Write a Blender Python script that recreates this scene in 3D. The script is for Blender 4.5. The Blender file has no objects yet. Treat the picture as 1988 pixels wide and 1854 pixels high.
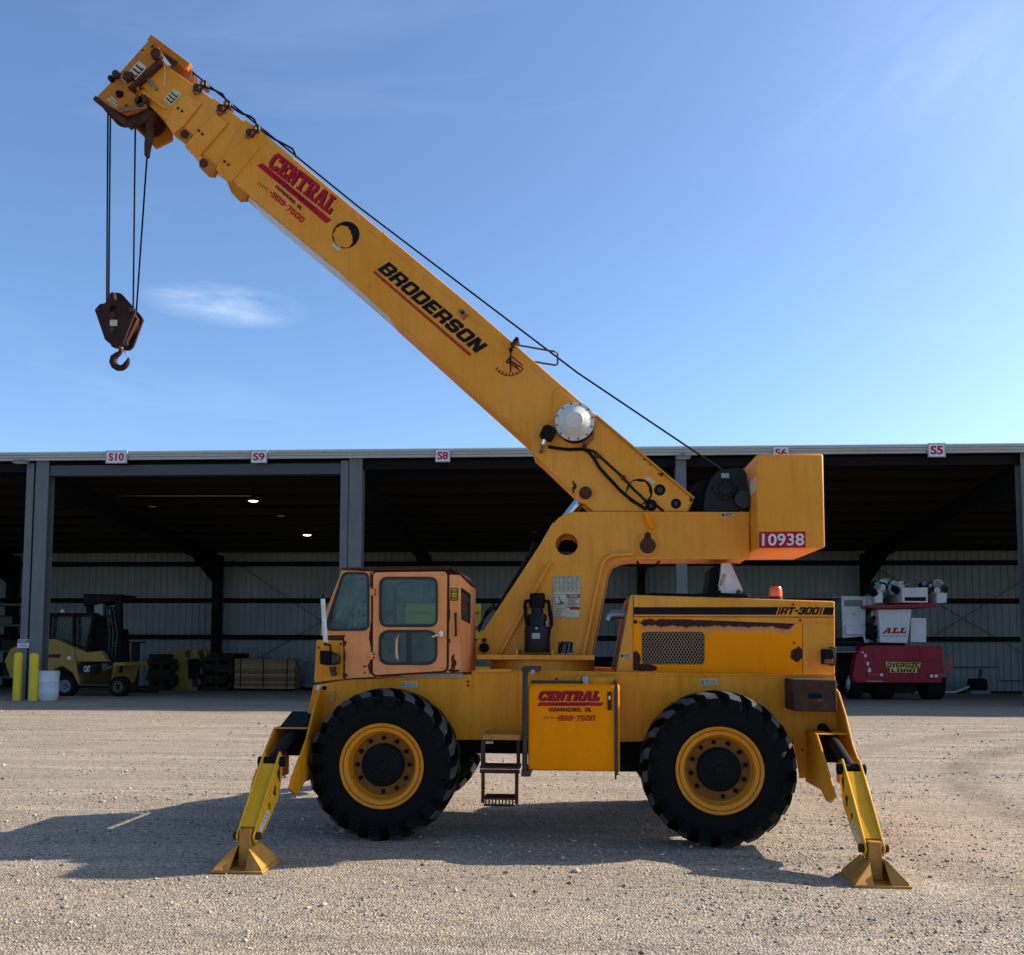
import bpy, bmesh, math, random
import numpy as np
from mathutils import Vector, Matrix
from mathutils.geometry import tessellate_polygon
random.seed(7); RNG = np.random.default_rng(7)
S = bpy.context.scene
COL = S.collection
R = math.radians

# ------------------------------------------------------------------ camera
FPX, PCX, PCY, IMW = 1800.0, 994.0, 1121.0, 1988.0
CAM = Vector((0, -9.25, 1.73))
CROT = (Matrix.Rotation(R(4.5), 3, 'Z') @ Matrix.Rotation(R(94), 3, 'X') @ Matrix.Rotation(.0031, 3, 'Z'))
cd = bpy.data.cameras.new('camera'); co = bpy.data.objects.new('camera', cd); COL.objects.link(co)
co.matrix_world = Matrix.Translation(CAM) @ CROT.to_4x4()
cd.sensor_fit = 'HORIZONTAL'; cd.sensor_width = 36; cd.lens = 36 * FPX / IMW
cd.shift_y = (PCY - 927.0) / IMW
cd.clip_end = 4000
S.camera = co

# ------------------------------------------------------------------ sun and sky
LX, LY = 1.58, 0.56                      # shadow run per metre of height, to the left and to the camera
sunv = Vector((LX, LY, 1)).normalized()
sd = bpy.data.lights.new('sun', 'SUN'); sd.energy = 5.0; sd.angle = R(.53); sd.color = (1, .93, .82)
so = bpy.data.objects.new('sun', sd); COL.objects.link(so)
so.rotation_euler = sunv.to_track_quat('Z', 'Y').to_euler(); so.location = (12, 8, 20)
W = bpy.data.worlds.new('World'); S.world = W; W.use_nodes = True
wt = W.node_tree; wn = wt.nodes; wl = wt.links
wbg = wn['Background']; wbg.inputs[1].default_value = .135
sky = wn.new('ShaderNodeTexSky'); sky.sky_type = 'NISHITA'; sky.sun_disc = False
sky.sun_elevation = math.asin(sunv.z); sky.sun_rotation = math.atan2(sunv.x, sunv.y)
sky.air_density = .8; sky.dust_density = 1.2; sky.ozone_density = 4.0; sky.altitude = 0
S.view_settings.view_transform = 'Standard'; S.view_settings.look = 'None'
S.view_settings.exposure = .74; S.view_settings.gamma = 1
S.render.engine = 'CYCLES'

# ------------------------------------------------------------------ photo pixels -> places
ZM = {'A': (150, 40, 3.31), 'B': (700, 450, 3.6145), 'C': (1050, 780, 2.84), 'D': (620, 1150, 2.84), 'E': (1250, 1180, 2.6486),
      'F': (0, 900, 2.84), 'G': (1680, 880, 2.991), 'H': (400, 1400, 3.1), 'I': (0, 1400, 3.1), 'J': (180, 560, 7.725),
      'K': (660, 1170, 5.68), 'L': (980, 1180, 5.68)}
def ray(z, x, y):
    if z != 'd':
        a, b, s = ZM[z]; x, y = (a + x / s) / 1.0775, (b + y / s) / 1.0775
    return CROT @ Vector(((x - PCX) / FPX, -(y - PCY) / FPX, -1))
def PY(z, x, y, Y):                        # point of the plane y = Y under a pixel
    r = ray(z, x, y); return CAM + r * ((Y - CAM.y) / r.y)
def pp(z, pts, Y):                         # outline on that plane as (x, z)
    return [(p.x, p.z) for p in (PY(z, a, b, Y) for a, b in pts)]
BETA = R(1.2)
BO = Vector((0, 17.43, 0)); BU = Vector((math.cos(BETA), math.sin(BETA), 0)); BN = Vector((-math.sin(BETA), math.cos(BETA), 0))
def BP(z, x, y, v):                        # point (u, z) of the shed plane at depth v
    r = ray(z, x, y); o = BO + BN * v; t = (o - CAM).dot(BN) / r.dot(BN); p = CAM + r * t - BO
    return p.dot(BU), p.z
def bb(z, pts, v, u0=0.0): return [(BP(z, a, b, v)[0] - u0, BP(z, a, b, v)[1]) for a, b in pts]
def Bw(u, v, z=0.0): return BO + BU * u + BN * v + Vector((0, 0, z))
VB = 14.7
def gz(v): return -.40 * max(0, min(1, v / VB))

# ------------------------------------------------------------------ mesh helpers
def fill(loops):
    bm = bmesh.new(); es = []; idx = {}
    for l in loops:
        vs = [bm.verts.new((a, b, 0)) for a, b in l]
        for v in vs: idx[v] = len(idx)
        es += [bm.edges.new((vs[i], vs[(i + 1) % len(vs)])) for i in range(len(vs))]
    r = bmesh.ops.triangle_fill(bm, edges=es, use_beauty=True, use_dissolve=False, normal=(0, 0, 1))
    tr = [tuple(idx[v] for v in f.verts) for f in bm.faces]; bm.free(); return tr
class MB:
    def __init__(s): s.v = []; s.f = []
    def add(s, vs, fs):
        o = len(s.v); s.v += [tuple(p) for p in vs]; s.f += [tuple(i + o for i in f) for f in fs]; return s
    def box(s, a, b):
        (x0, y0, z0), (x1, y1, z1) = a, b
        return s.add([(x0, y0, z0), (x1, y0, z0), (x1, y1, z0), (x0, y1, z0), (x0, y0, z1), (x1, y0, z1), (x1, y1, z1), (x0, y1, z1)],
                     [(0, 3, 2, 1), (4, 5, 6, 7), (0, 1, 5, 4), (1, 2, 6, 5), (2, 3, 7, 6), (3, 0, 4, 7)])
    def prism(s, outer, y0, y1, holes=(), fr=None):
        fr = fr or (lambda a, b, c: (a, c, b))
        loops = [list(outer)] + [list(h) for h in holes]
        flat = [p for l in loops for p in l]; n = len(flat)
        vs = [fr(a, b, y0) for a, b in flat] + [fr(a, b, y1) for a, b in flat]
        fs = []; o = 0
        for l in loops:
            m = len(l)
            for i in range(m): j = (i + 1) % m; fs.append((o + i, o + j, o + j + n, o + i + n))
            o += m
        if holes:
            tr = fill(loops)
            fs += [tuple(t) for t in tr] + [tuple(i + n for i in reversed(t)) for t in tr]
        else:
            fs += [tuple(range(n)), tuple(range(2 * n - 1, n - 1, -1))]
        return s.add(vs, fs)
    def cyl(s, p0, p1, r, n=16, r1=None, cap=True):
        p0, p1 = Vector(p0), Vector(p1); r1 = r if r1 is None else r1
        d = (p1 - p0).normalized(); a = d.orthogonal().normalized(); b = d.cross(a)
        vs = [p0 + (a * math.cos(t) + b * math.sin(t)) * r for t in (2 * math.pi * i / n for i in range(n))]
        vs += [p1 + (a * math.cos(t) + b * math.sin(t)) * r1 for t in (2 * math.pi * i / n for i in range(n))]
        fs = [(i, (i + 1) % n, (i + 1) % n + n, i + n) for i in range(n)]
        if cap: fs += [tuple(range(n - 1, -1, -1)), tuple(range(n, 2 * n))]
        return s.add(vs, fs)
    def tube(s, pts, rad, n=8, cap=True):
        pts = [Vector(p) for p in pts]; m = len(pts)
        rs = rad if isinstance(rad, (list, tuple)) else [rad] * m
        a = None; vs = []
        for i, p in enumerate(pts):
            d = (pts[min(i + 1, m - 1)] - pts[max(i - 1, 0)]).normalized()
            a = d.orthogonal() if a is None else a - d * a.dot(d)
            a.normalize(); b = d.cross(a)
            vs += [p + (a * math.cos(2 * math.pi * k / n) + b * math.sin(2 * math.pi * k / n)) * rs[i] for k in range(n)]
        fs = [(i * n + k, i * n + (k + 1) % n, (i + 1) * n + (k + 1) % n, (i + 1) * n + k) for i in range(m - 1) for k in range(n)]
        if cap: fs += [tuple(range(n - 1, -1, -1)), tuple(range((m - 1) * n, m * n))]
        return s.add(vs, fs)
    def lathe(s, prof, c=(0, 0, 0), ax='y', n=32):
        cx, cy, cz = c; vs = []; m = len(prof)
        for r, h in prof:
            for k in range(n):
                t = 2 * math.pi * k / n; x, y = r * math.cos(t), r * math.sin(t)
                vs.append((cx + x, cy + h, cz + y) if ax == 'y' else (cx + x, cy + y, cz + h) if ax == 'z' else (cx + h, cy + x, cz + y))
        fs = [(i * n + k, i * n + (k + 1) % n, (i + 1) * n + (k + 1) % n, (i + 1) * n + k) for i in range(m - 1) for k in range(n)]
        return s.add(vs, fs)
    def strip(s, pts, w, y0, y1):           # flat bar along a polyline in the (x, z) plane
        L = []; Rr = []; m = len(pts)
        for i, (x, z) in enumerate(pts):
            ax, az = pts[max(i - 1, 0)]; bx, bz = pts[min(i + 1, m - 1)]
            l = math.hypot(bx - ax, bz - az); nx, nz = -(bz - az) / l * w / 2, (bx - ax) / l * w / 2
            L.append((x + nx, z + nz)); Rr.append((x - nx, z - nz))
        return s.prism(L + Rr[::-1], y0, y1)
    def mesh(s, name, m=None, ang=35):
        me = bpy.data.meshes.new(name); me.from_pydata(s.v, [], s.f); bm = bmesh.new(); bm.from_mesh(me)
        bmesh.ops.recalc_face_normals(bm, faces=bm.faces); bm.to_mesh(me); bm.free()
        if m: me.materials.append(m)
        me.shade_smooth(); me.set_sharp_from_angle(angle=R(ang)); return me
    def build(s, name, m, parent=None, bev=0, ang=35, **kw):
        o = bpy.data.objects.new(name, s.mesh(name, m, ang)); return link(o, parent, bev, **kw)
def link(o, parent=None, bev=0, label=None, cat=None, group=None, kind=None):
    COL.objects.link(o); o.parent = parent
    if bev:
        b = o.modifiers.new('bevel', 'BEVEL'); b.width = bev; b.segments = 2; b.limit_method = 'ANGLE'; b.angle_limit = R(40)
    for k, v in (('label', label), ('category', cat), ('group', group), ('kind', kind)):
        if v: o[k] = v
    return o
def inst(o, parent, loc=(0, 0, 0), rz=0, **kw):
    c = o.copy(); COL.objects.link(c); c.parent = parent; c.location = loc; c.rotation_euler = (0, 0, rz)
    for k, v in kw.items(): c[k] = v
    return c
def thing(name, label, cat, loc=(0, 0, 0), rz=0, group=None):
    o = bpy.data.objects.new(name, None); o.empty_display_size = .2; COL.objects.link(o); o.location = loc; o.rotation_euler = (0, 0, rz)
    o['label'] = label; o['category'] = cat
    if group: o['group'] = group
    return o
def bthing(name, label, cat, u, v, z=0.0, group=None): return thing(name, label, cat, Bw(u, v, z), BETA, group)
def rnd(pts, r, n=5):                        # round the corners of a convex or concave outline
    out = []; m = len(pts); rs = r if isinstance(r, (list, tuple)) else [r] * m
    for i in range(m):
        p = Vector(pts[i]); a = Vector(pts[i - 1]) - p; b = Vector(pts[(i + 1) % m]) - p
        k = min(rs[i], a.length * .48, b.length * .48)
        if k <= 1e-6: out.append((p.x, p.y)); continue
        A = p + a.normalized() * k; B = p + b.normalized() * k
        for j in range(n + 1):
            t = j / n; q = A * (1 - t) ** 2 + p * 2 * t * (1 - t) + B * t * t; out.append((q.x, q.y))
    return out
def inset(pts, d):
    m = len(pts); ar = sum(pts[i][0] * pts[(i + 1) % m][1] - pts[(i + 1) % m][0] * pts[i][1] for i in range(m))
    sg = 1 if ar > 0 else -1; out = []
    for i in range(m):
        a = Vector(pts[i]) - Vector(pts[i - 1]); b = Vector(pts[(i + 1) % m]) - Vector(pts[i])
        if a.length < 1e-7: a = b
        if b.length < 1e-7: b = a
        n1 = Vector((-a.y, a.x)).normalized() * sg; n2 = Vector((-b.y, b.x)).normalized() * sg
        q = (n1 + n2); q = q / max(q.dot(n1), .3); out.append((pts[i][0] + q.x * d, pts[i][1] + q.y * d))
    return out
def circ(x, z, r, n=24): return [(x + r * math.cos(2 * math.pi * i / n), z + r * math.sin(2 * math.pi * i / n)) for i in range(n)]
def blob(x, z, rx, rz_, n=26, j=.25, seed=0):
    g = random.Random(seed); ph = [g.uniform(0, 6.3) for _ in range(6)]
    out = []
    for i in range(n):
        t = 2 * math.pi * i / n; k = 1 + j * (math.sin(3 * t + ph[0]) * .4 + math.sin(5 * t + ph[1]) * .3 + math.sin(8 * t + ph[2]) * .2 + g.uniform(-.25, .25))
        out.append((x + rx * k * math.cos(t), z + rz_ * k * math.sin(t)))
    return out

# ------------------------------------------------------------------ materials
def nm(name):
    m = bpy.data.materials.new(name); m.use_nodes = True; t = m.node_tree; return m, t, t.nodes['Principled BSDF']
def mixc(t, f, a, b, mode='MIX'):
    n = t.nodes.new('ShaderNodeMix'); n.data_type = 'RGBA'; n.blend_type = mode
    for i, v in ((0, f), (6, a), (7, b)):
        if hasattr(v, 'node'): t.links.new(v, n.inputs[i])
        else: n.inputs[i].default_value = v if i == 0 else (*v[:3], 1)
    return n.outputs[2]
def noise(t, co_, sc, det=5, rough=.55, dist=0):
    n = t.nodes.new('ShaderNodeTexNoise'); n.inputs['Scale'].default_value = sc; n.inputs['Detail'].default_value = det
    n.inputs['Roughness'].default_value = rough; n.inputs['Distortion'].default_value = dist; t.links.new(co_, n.inputs['Vector']); return n.outputs[0]
def rampf(t, f, a, b, c0=0.0, c1=1.0):
    n = t.nodes.new('ShaderNodeMapRange'); n.clamp = True; t.links.new(f, n.inputs[0])
    for i, v in ((1, a), (2, b), (3, c0), (4, c1)): n.inputs[i].default_value = v
    return n.outputs[0]
def mapn(t, co_, sc, rot=(0, 0, 0), loc=(0, 0, 0)):
    n = t.nodes.new('ShaderNodeMapping'); n.inputs['Scale'].default_value = sc; n.inputs['Rotation'].default_value = rot; n.inputs['Location'].default_value = loc
    t.links.new(co_, n.inputs[0]); return n.outputs[0]
def bump(t, h, st, dist):
    n = t.nodes.new('ShaderNodeBump'); n.inputs['Strength'].default_value = st; n.inputs['Distance'].default_value = dist
    t.links.new(h, n.inputs['Height']); return n.outputs[0]
def coord(t, which='Object'): return t.nodes.new('ShaderNodeTexCoord').outputs[which]
def worn(name, c1, c2, rust=.0, rough=.45, sc=2.2, dirt=.35, rustc=(.055, .022, .012), metal=0, spec=.2):
    """paint or metal: two tones in patches, run-down dirt, rust specks"""
    m, t, b = nm(name); co_ = coord(t)
    c = mixc(t, rampf(t, noise(t, co_, sc, 6), .32, .68), c1, c2)
    st = noise(t, mapn(t, co_, (9, 9, 1.1)), 1.6, 6, .65)
    c = mixc(t, rampf(t, st, .46, .84, 0, dirt), c, tuple(x * .34 for x in c1))
    fine = noise(t, co_, 34, 4, .7)
    c = mixc(t, rampf(t, fine, .45, .8, 0, .22), c, tuple(x * .5 for x in c2))
    rg = rampf(t, noise(t, co_, 5, 5), .3, .7, rough - .1, rough + .14)
    if rust > 0:
        rm = rampf(t, noise(t, co_, 7.5, 9, .72, .4), .76 - rust * .36, .80 - rust * .36)
        c = mixc(t, rm, c, mixc(t, rampf(t, fine, .3, .7), rustc, tuple(min(1, x * 2.6) for x in rustc)))
        rg = rampf(t, rm, 0, 1, rough, .85)
    t.links.new(c, b.inputs['Base Color']); t.links.new(rg, b.inputs['Roughness']); b.inputs['Metallic'].default_value = metal
    b.inputs['Specular IOR Level'].default_value = spec
    t.links.new(bump(t, noise(t, co_, 55, 3), .12, .004), b.inputs['Normal']); return m
def plain(name, c, rough=.5, metal=0, emit=None, es=1, spec=.5):
    m, t, b = nm(name); co_ = coord(t)
    cc = mixc(t, rampf(t, noise(t, co_, 14, 5), .3, .75), c, tuple(x * .72 for x in c))
    t.links.new(cc, b.inputs['Base Color']); b.inputs['Roughness'].default_value = rough; b.inputs['Metallic'].default_value = metal
    b.inputs['Specular IOR Level'].default_value = spec
    if emit: b.inputs['Emission Color'].default_value = (*emit, 1); b.inputs['Emission Strength'].default_value = es
    return m
def glassm(name, tint, fres=1.28):
    m, t, b = nm(name); t.nodes.remove(b); tr = t.nodes.new('ShaderNodeBsdfTransparent'); tr.inputs[0].default_value = (*tint, 1)
    gl = t.nodes.new('ShaderNodeBsdfGlossy'); gl.inputs['Roughness'].default_value = .04; gl.inputs[0].default_value = (.9, .95, 1, 1)
    fr = t.nodes.new('ShaderNodeFresnel'); fr.inputs[0].default_value = fres; mx = t.nodes.new('ShaderNodeMixShader')
    df = t.nodes.new('ShaderNodeBsdfDiffuse'); df.inputs[0].default_value = (.36, .50, .48, 1)
    m2 = t.nodes.new('ShaderNodeMixShader'); co_ = coord(t); fac = rampf(t, noise(t, mapn(t, co_, (3, 3, 3)), 3, 6, .7), .35, .8, .05, .16)
    t.links.new(fac, m2.inputs[0]); t.links.new(tr.outputs[0], m2.inputs[1]); t.links.new(df.outputs[0], m2.inputs[2])
    t.links.new(fr.outputs[0], mx.inputs[0]); t.links.new(m2.outputs[0], mx.inputs[1]); t.links.new(gl.outputs[0], mx.inputs[2])
    t.links.new(mx.outputs[0], t.nodes['Material Output'].inputs[0]); return m
M = {}
M['yellow'] = worn('faded_yellow_paint', (.70, .258, .009), (.79, .325, .046), .10, .46, 1.1, .34)
M['amber'] = worn('deep_amber_paint', (.88, .25, .0), (.92, .275, .0), .05, .45, 1.8, .2, spec=.06)
M['chassis'] = worn('chassis_yellow_paint', (.68, .235, .002), (.78, .30, .018), .14, .46, 1.4, .5)
M['legyellow'] = worn('bright_leg_paint', (.78, .40, .015), (.70, .33, .012), .14, .4, 3, .3)
M['padpaint'] = worn('worn_pad_paint', (.60, .29, .05), (.36, .15, .035), .26, .6, 5, .5)
M['headpaint'] = worn('rusty_head_paint', (.52, .185, .012), (.40, .14, .016), .34, .55, 4, .55)
M['cab'] = worn('sun_bleached_orange_paint', (.88, .33, .115), (.76, .25, .07), .17, .5, 2.0, .3)
M['rimpaint'] = worn('rim_amber_paint', (.72, .255, .012), (.66, .22, .012), .10, .42, 3, .35)
M['rimdark'] = worn('rim_dusty_paint', (.30, .115, .012), (.18, .07, .012), .24, .6, 6, .5)
M['rust'] = worn('brown_rust', (.040, .016, .010), (.085, .034, .018), .2, .85, 8, .3, (.02, .01, .008))
M['rustpale'] = worn('pale_rust_stain', (.30, .15, .085), (.20, .085, .045), .25, .8, 9, .3)
M['bumper'] = worn('rusty_bumper_steel', (.034, .018, .012), (.07, .030, .018), .46, .8, 11, .4, (.055, .028, .020))
M['block'] = worn('dark_oxide_block', (.045, .015, .012), (.024, .010, .009), .3, .7, 7, .3)
M['black'] = plain('black_paint', (.006, .006, .007), .42)
M['matt'] = plain('matt_black', (.004, .004, .004), .8, spec=.2)
M['rubber'] = worn('tyre_rubber', (.0035, .0035, .004), (.006, .006, .006), 0, .75, 5, .1, spec=.12)
M['gasket'] = plain('gasket_rubber', (.010, .009, .009), .55)
M['motor'] = plain('charcoal_motor_paint', (.008, .009, .011), .5, spec=.25)
M['steel'] = plain('galvanised_steel', (.30, .31, .32), .4, .8)
M['chrome'] = plain('polished_steel', (.75, .75, .76), .15, 1)
M['darksteel'] = plain('dark_steel', (.05, .048, .047), .5, .6)
M['rope'] = plain('greased_wire_rope', (.008, .009, .014), .8, 0, spec=.1)
M['white'] = plain('white_paint', (.66, .67, .66), .5)
M['cream'] = plain('pale_label', (.56, .52, .36), .6)
M['pale'] = plain('pale_underside_strip', (.62, .62, .62), .4)
M['reel'] = worn('reel_aluminium_paint', (.62, .60, .54), (.56, .54, .48), .03, .4, 3, .2)
M['red'] = plain('crimson_vinyl', (.44, .010, .028), .5, spec=.12)
M['redline'] = plain('red_pinstripe', (.40, .04, .012), .5, spec=.12)
M['ink'] = plain('black_vinyl', (.007, .007, .008), .5, spec=.12)
M['dred'] = plain('dark_red_vinyl', (.10, .006, .014), .5, spec=.12)
M['beacon'] = plain('amber_lens', (.75, .13, .008), .25)
M['tail'] = plain('red_lens', (.32, .02, .012), .3)
M['glass'] = glassm('tinted_cab_glass', (.70, .84, .80))
M['smoke'] = glassm('smoked_cab_glass', (.10, .12, .12))
M['liner'] = plain('grey_cab_lining', (.34, .27, .20), .7)
M['seat'] = plain('black_seat_vinyl', (.02, .02, .022), .5)
M['frame'] = worn('grey_column_paint', (.11, .12, .13), (.135, .145, .15), .02, .5, 1.0, .3)
M['headerp'] = plain('slate_header_paint', (.04, .046, .058), .55)
M['fascia'] = worn('grey_fascia_metal', (.36, .36, .33), (.39, .39, .36), 0, .5, .8, .2)
M['wall'] = worn('grey_green_wall_sheet', (.27, .29, .285), (.215, .235, .235), 0, .6, .6, .3)
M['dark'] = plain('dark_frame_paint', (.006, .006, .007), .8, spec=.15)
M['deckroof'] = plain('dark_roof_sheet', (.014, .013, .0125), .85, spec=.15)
M['bollard'] = worn('bollard_yellow', (.72, .52, .03), (.66, .46, .03), .02, .5, 3, .2)
M['drum'] = worn('white_drum_plastic', (.56, .60, .66), (.48, .52, .58), 0, .5, 4, .3)
M['forkpaint'] = worn('forklift_tan_yellow', (.34, .20, .045), (.28, .165, .04), .08, .5, 2, .4)
M['wood'] = worn('raw_timber', (.30, .17, .085), (.38, .235, .13), 0, .8, 5, .3)
M['oldwood'] = worn('weathered_dark_timber', (.02, .015, .012), (.036, .028, .022), 0, .9, 3, .3)
M['green'] = plain('dark_green_paint', (.012, .045, .032), .6)
M['bluegrey'] = plain('blue_grey_steel', (.16, .20, .23), .6)
M['truckred'] = worn('crimson_truck_paint', (.30, .014, .028), (.26, .012, .024), .02, .35, 2, .2)
M['truckwhite'] = worn('white_truck_paint', (.62, .62, .61), (.55, .55, .54), .03, .4, 2, .25)
M['banner'] = plain('pale_yellow_banner', (.75, .55, .15), .6)
M['blue'] = plain('blue_sign_vinyl', (.02, .07, .25), .5)
M['signyellow'] = worn('sign_yellow', (.68, .46, .03), (.60, .40, .03), 0, .5, 3, .2)
M['lit'] = plain('lit_lamp_glass', (.9, .9, .9), .4, emit=(1, .98, .94), es=2.2)
M['rag'] = plain('dusty_lug_rubber', (.040, .038, .036), .85)

m = M['wood']; t = m.node_tree; b = t.nodes['Principled BSDF']; oi = t.nodes.new('ShaderNodeObjectInfo'); old = b.inputs['Base Color'].links[0].from_socket
t.links.new(mixc(t, 1.0, old, mixc(t, oi.outputs['Random'], (.62, .60, .58), (1.35, 1.3, 1.25)), 'MULTIPLY'), b.inputs['Base Color'])
# ground
m, t, b = nm('gravel'); co_ = coord(t)
big = noise(t, co_, .22, 5, .6, .4); mid = noise(t, mapn(t, co_, (.55, 1.6, 1)), 1.1, 6, .65)
trk = noise(t, mapn(t, co_, (.10, 2.4, 1), (0, 0, .05)), 1.3, 6, .6, .6)
c = mixc(t, rampf(t, big, .35, .65), (.375, .288, .205), (.32, .262, .20))
c = mixc(t, rampf(t, mid, .40, .66, 0, .75), c, (.255, .20, .145))
c = mixc(t, rampf(t, trk, .44, .66, 0, .6), c, (.46, .37, .27))
c = mixc(t, rampf(t, noise(t, mapn(t, co_, (.14, 3.6, 1), (0, 0, -.04), (3, 9, 0)), 1.2, 5, .6, .8), .56, .72, 0, .4), c, (.20, .16, .12))
def vdist(cx, cy):
    n = t.nodes.new('ShaderNodeVectorMath'); n.operation = 'DISTANCE'; t.links.new(co_, n.inputs[0]); n.inputs[1].default_value = (cx, cy, 0); return n.outputs['Value']
def tmath(op, a, b_):
    n = t.nodes.new('ShaderNodeMath'); n.operation = op
    for i, v in enumerate((a, b_)):
        if hasattr(v, 'node'): t.links.new(v, n.inputs[i])
        else: n.inputs[i].default_value = v
    return n.outputs[0]
p1, p2, p3 = (6.859, 6.559), (5.187, 4.112), (4.384, 1.068)      # a wheel track seen curving at the right
A_ = np.array([[p2[0] - p1[0], p2[1] - p1[1]], [p3[0] - p1[0], p3[1] - p1[1]]]) * 2.0
B_ = np.array([p2[0]**2 + p2[1]**2 - p1[0]**2 - p1[1]**2, p3[0]**2 + p3[1]**2 - p1[0]**2 - p1[1]**2]); cc = np.linalg.solve(A_, B_); rr0 = math.hypot(cc[0] - p1[0], cc[1] - p1[1])
tr_h = None
for off in (0.0, 1.7, -1.1):
    d_ = tmath('ABSOLUTE', tmath('SUBTRACT', vdist(cc[0], cc[1]), rr0 + off), 0.0); band = rampf(t, d_, .14, .36, 1, 0)
    band = tmath('MULTIPLY', band, rampf(t, noise(t, co_, 1.1, 5, .65), .35, .65, .25, .85 if off == 0 else .5))
    c = mixc(t, band, c, (.20, .155, .105))
vo = t.nodes.new('ShaderNodeTexVoronoi'); vo.inputs['Scale'].default_value = 62; t.links.new(co_, vo.inputs['Vector'])
vo2 = t.nodes.new('ShaderNodeTexVoronoi'); vo2.inputs['Scale'].default_value = 150; t.links.new(co_, vo2.inputs['Vector'])
sepv = t.nodes.new('ShaderNodeSeparateColor'); t.links.new(vo.outputs['Color'], sepv.inputs[0])
sep2 = t.nodes.new('ShaderNodeSeparateColor'); t.links.new(vo2.outputs['Color'], sep2.inputs[0])
c = mixc(t, 1.0, c, mixc(t, sepv.outputs[0], (.55, .55, .55), (1.45, 1.45, 1.45)), 'MULTIPLY')
c = mixc(t, 1.0, c, mixc(t, sep2.outputs[1], (.72, .71, .70), (1.28, 1.28, 1.28)), 'MULTIPLY')
t.links.new(c, b.inputs['Base Color']); b.inputs['Roughness'].default_value = .9; b.inputs['Specular IOR Level'].default_value = .2
h = t.nodes.new('ShaderNodeMath'); h.operation = 'MULTIPLY_ADD'; t.links.new(vo.outputs['Distance'], h.inputs[0]); h.inputs[1].default_value = -.9
n8 = noise(t, co_, 26, 6, .7); t.links.new(n8, h.inputs[2])
b1 = bump(t, h.outputs[0], .75, .022); n9 = t.nodes.new('ShaderNodeBump'); n9.inputs['Strength'].default_value = .4; n9.inputs['Distance'].default_value = .09
t.links.new(trk, n9.inputs['Height']); t.links.new(b1, n9.inputs['Normal']); t.links.new(n9.outputs[0], b.inputs['Normal']); M['gravel'] = m
m, t, b = nm('loose_stone'); gi = t.nodes.new('ShaderNodeNewGeometry'); rr = t.nodes.new('ShaderNodeValToRGB'); t.links.new(gi.outputs['Random Per Island'], rr.inputs[0])
e = rr.color_ramp.elements; e[0].color = (.10, .08, .062, 1); e[1].color = (.56, .48, .37, 1); q = e.new(.5); q.color = (.32, .255, .18, 1)
t.links.new(rr.outputs[0], b.inputs['Base Color']); b.inputs['Roughness'].default_value = .85; M['stone'] = m

# sky shading: clear air with a few thin streaks of cirrus
tc = wn.new('ShaderNodeTexCoord').outputs['Generated']
def wdot(v):
    n = wn.new('ShaderNodeVectorMath'); n.operation = 'DOT_PRODUCT'; wl.new(tc, n.inputs[0]); n.inputs[1].default_value = v; return n.outputs['Value']
def wmath(op, a, b=None):
    n = wn.new('ShaderNodeMath'); n.operation = op
    for i, v in enumerate((a, b)):
        if v is None: continue
        if hasattr(v, 'node'): wl.new(v, n.inputs[i])
        else: n.inputs[i].default_value = v
    return n.outputs[0]
def wisp(x, y, sa, sb, tilt, amount, sc):
    d0 = ray('d', x, y).normalized(); r0 = d0.cross(Vector((0, 0, 1))).normalized(); u0 = r0.cross(d0)
    r1 = r0 * math.cos(tilt) + u0 * math.sin(tilt); u1 = u0 * math.cos(tilt) - r0 * math.sin(tilt)
    a = wmath('DIVIDE', wdot(r1), sa); bq = wmath('DIVIDE', wdot(u1), sb); fr = wmath('GREATER_THAN', wdot(d0), 0.0)
    dist = wmath('SQRT', wmath('ADD', wmath('MULTIPLY', a, a), wmath('MULTIPLY', bq, bq)))
    k = rampf(wt, dist, 0, 1, 1, 0); k = wmath('MULTIPLY', k, fr)
    cm = wn.new('ShaderNodeCombineXYZ'); wl.new(wmath('MULTIPLY', wdot(r1), 2.2), cm.inputs[0]); wl.new(wmath('MULTIPLY', wdot(u1), 9.0), cm.inputs[1])
    return wmath('MULTIPLY', wmath('MULTIPLY', k, rampf(wt, noise(wt, cm.outputs[0], sc, 7, .6, .6), .34, .72)), amount)
cl = wmath('ADD', wisp(440, 592, .085, .022, .0, .42, 4), wisp(1760, 110, .16, .10, .5, .07, 2.5))
cl = wmath('ADD', cl, wisp(1960, 190, .10, .12, 1.0, .07, 2.5))
cir = rampf(wt, noise(wt, mapn(wt, tc, (1.2, 3.0, 7.0), (.2, .1, .6)), 1.1, 6, .6, .8), .55, .85, 0, .05)
cl = wmath('ADD', cl, cir)
wl.new(mixc(wt, cl, mixc(wt, 1.0, sky.outputs[0], (.97, 1.05, 1.07), 'MULTIPLY'), (7.6, 8.3, 9.2)), wbg.inputs[0])

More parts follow.
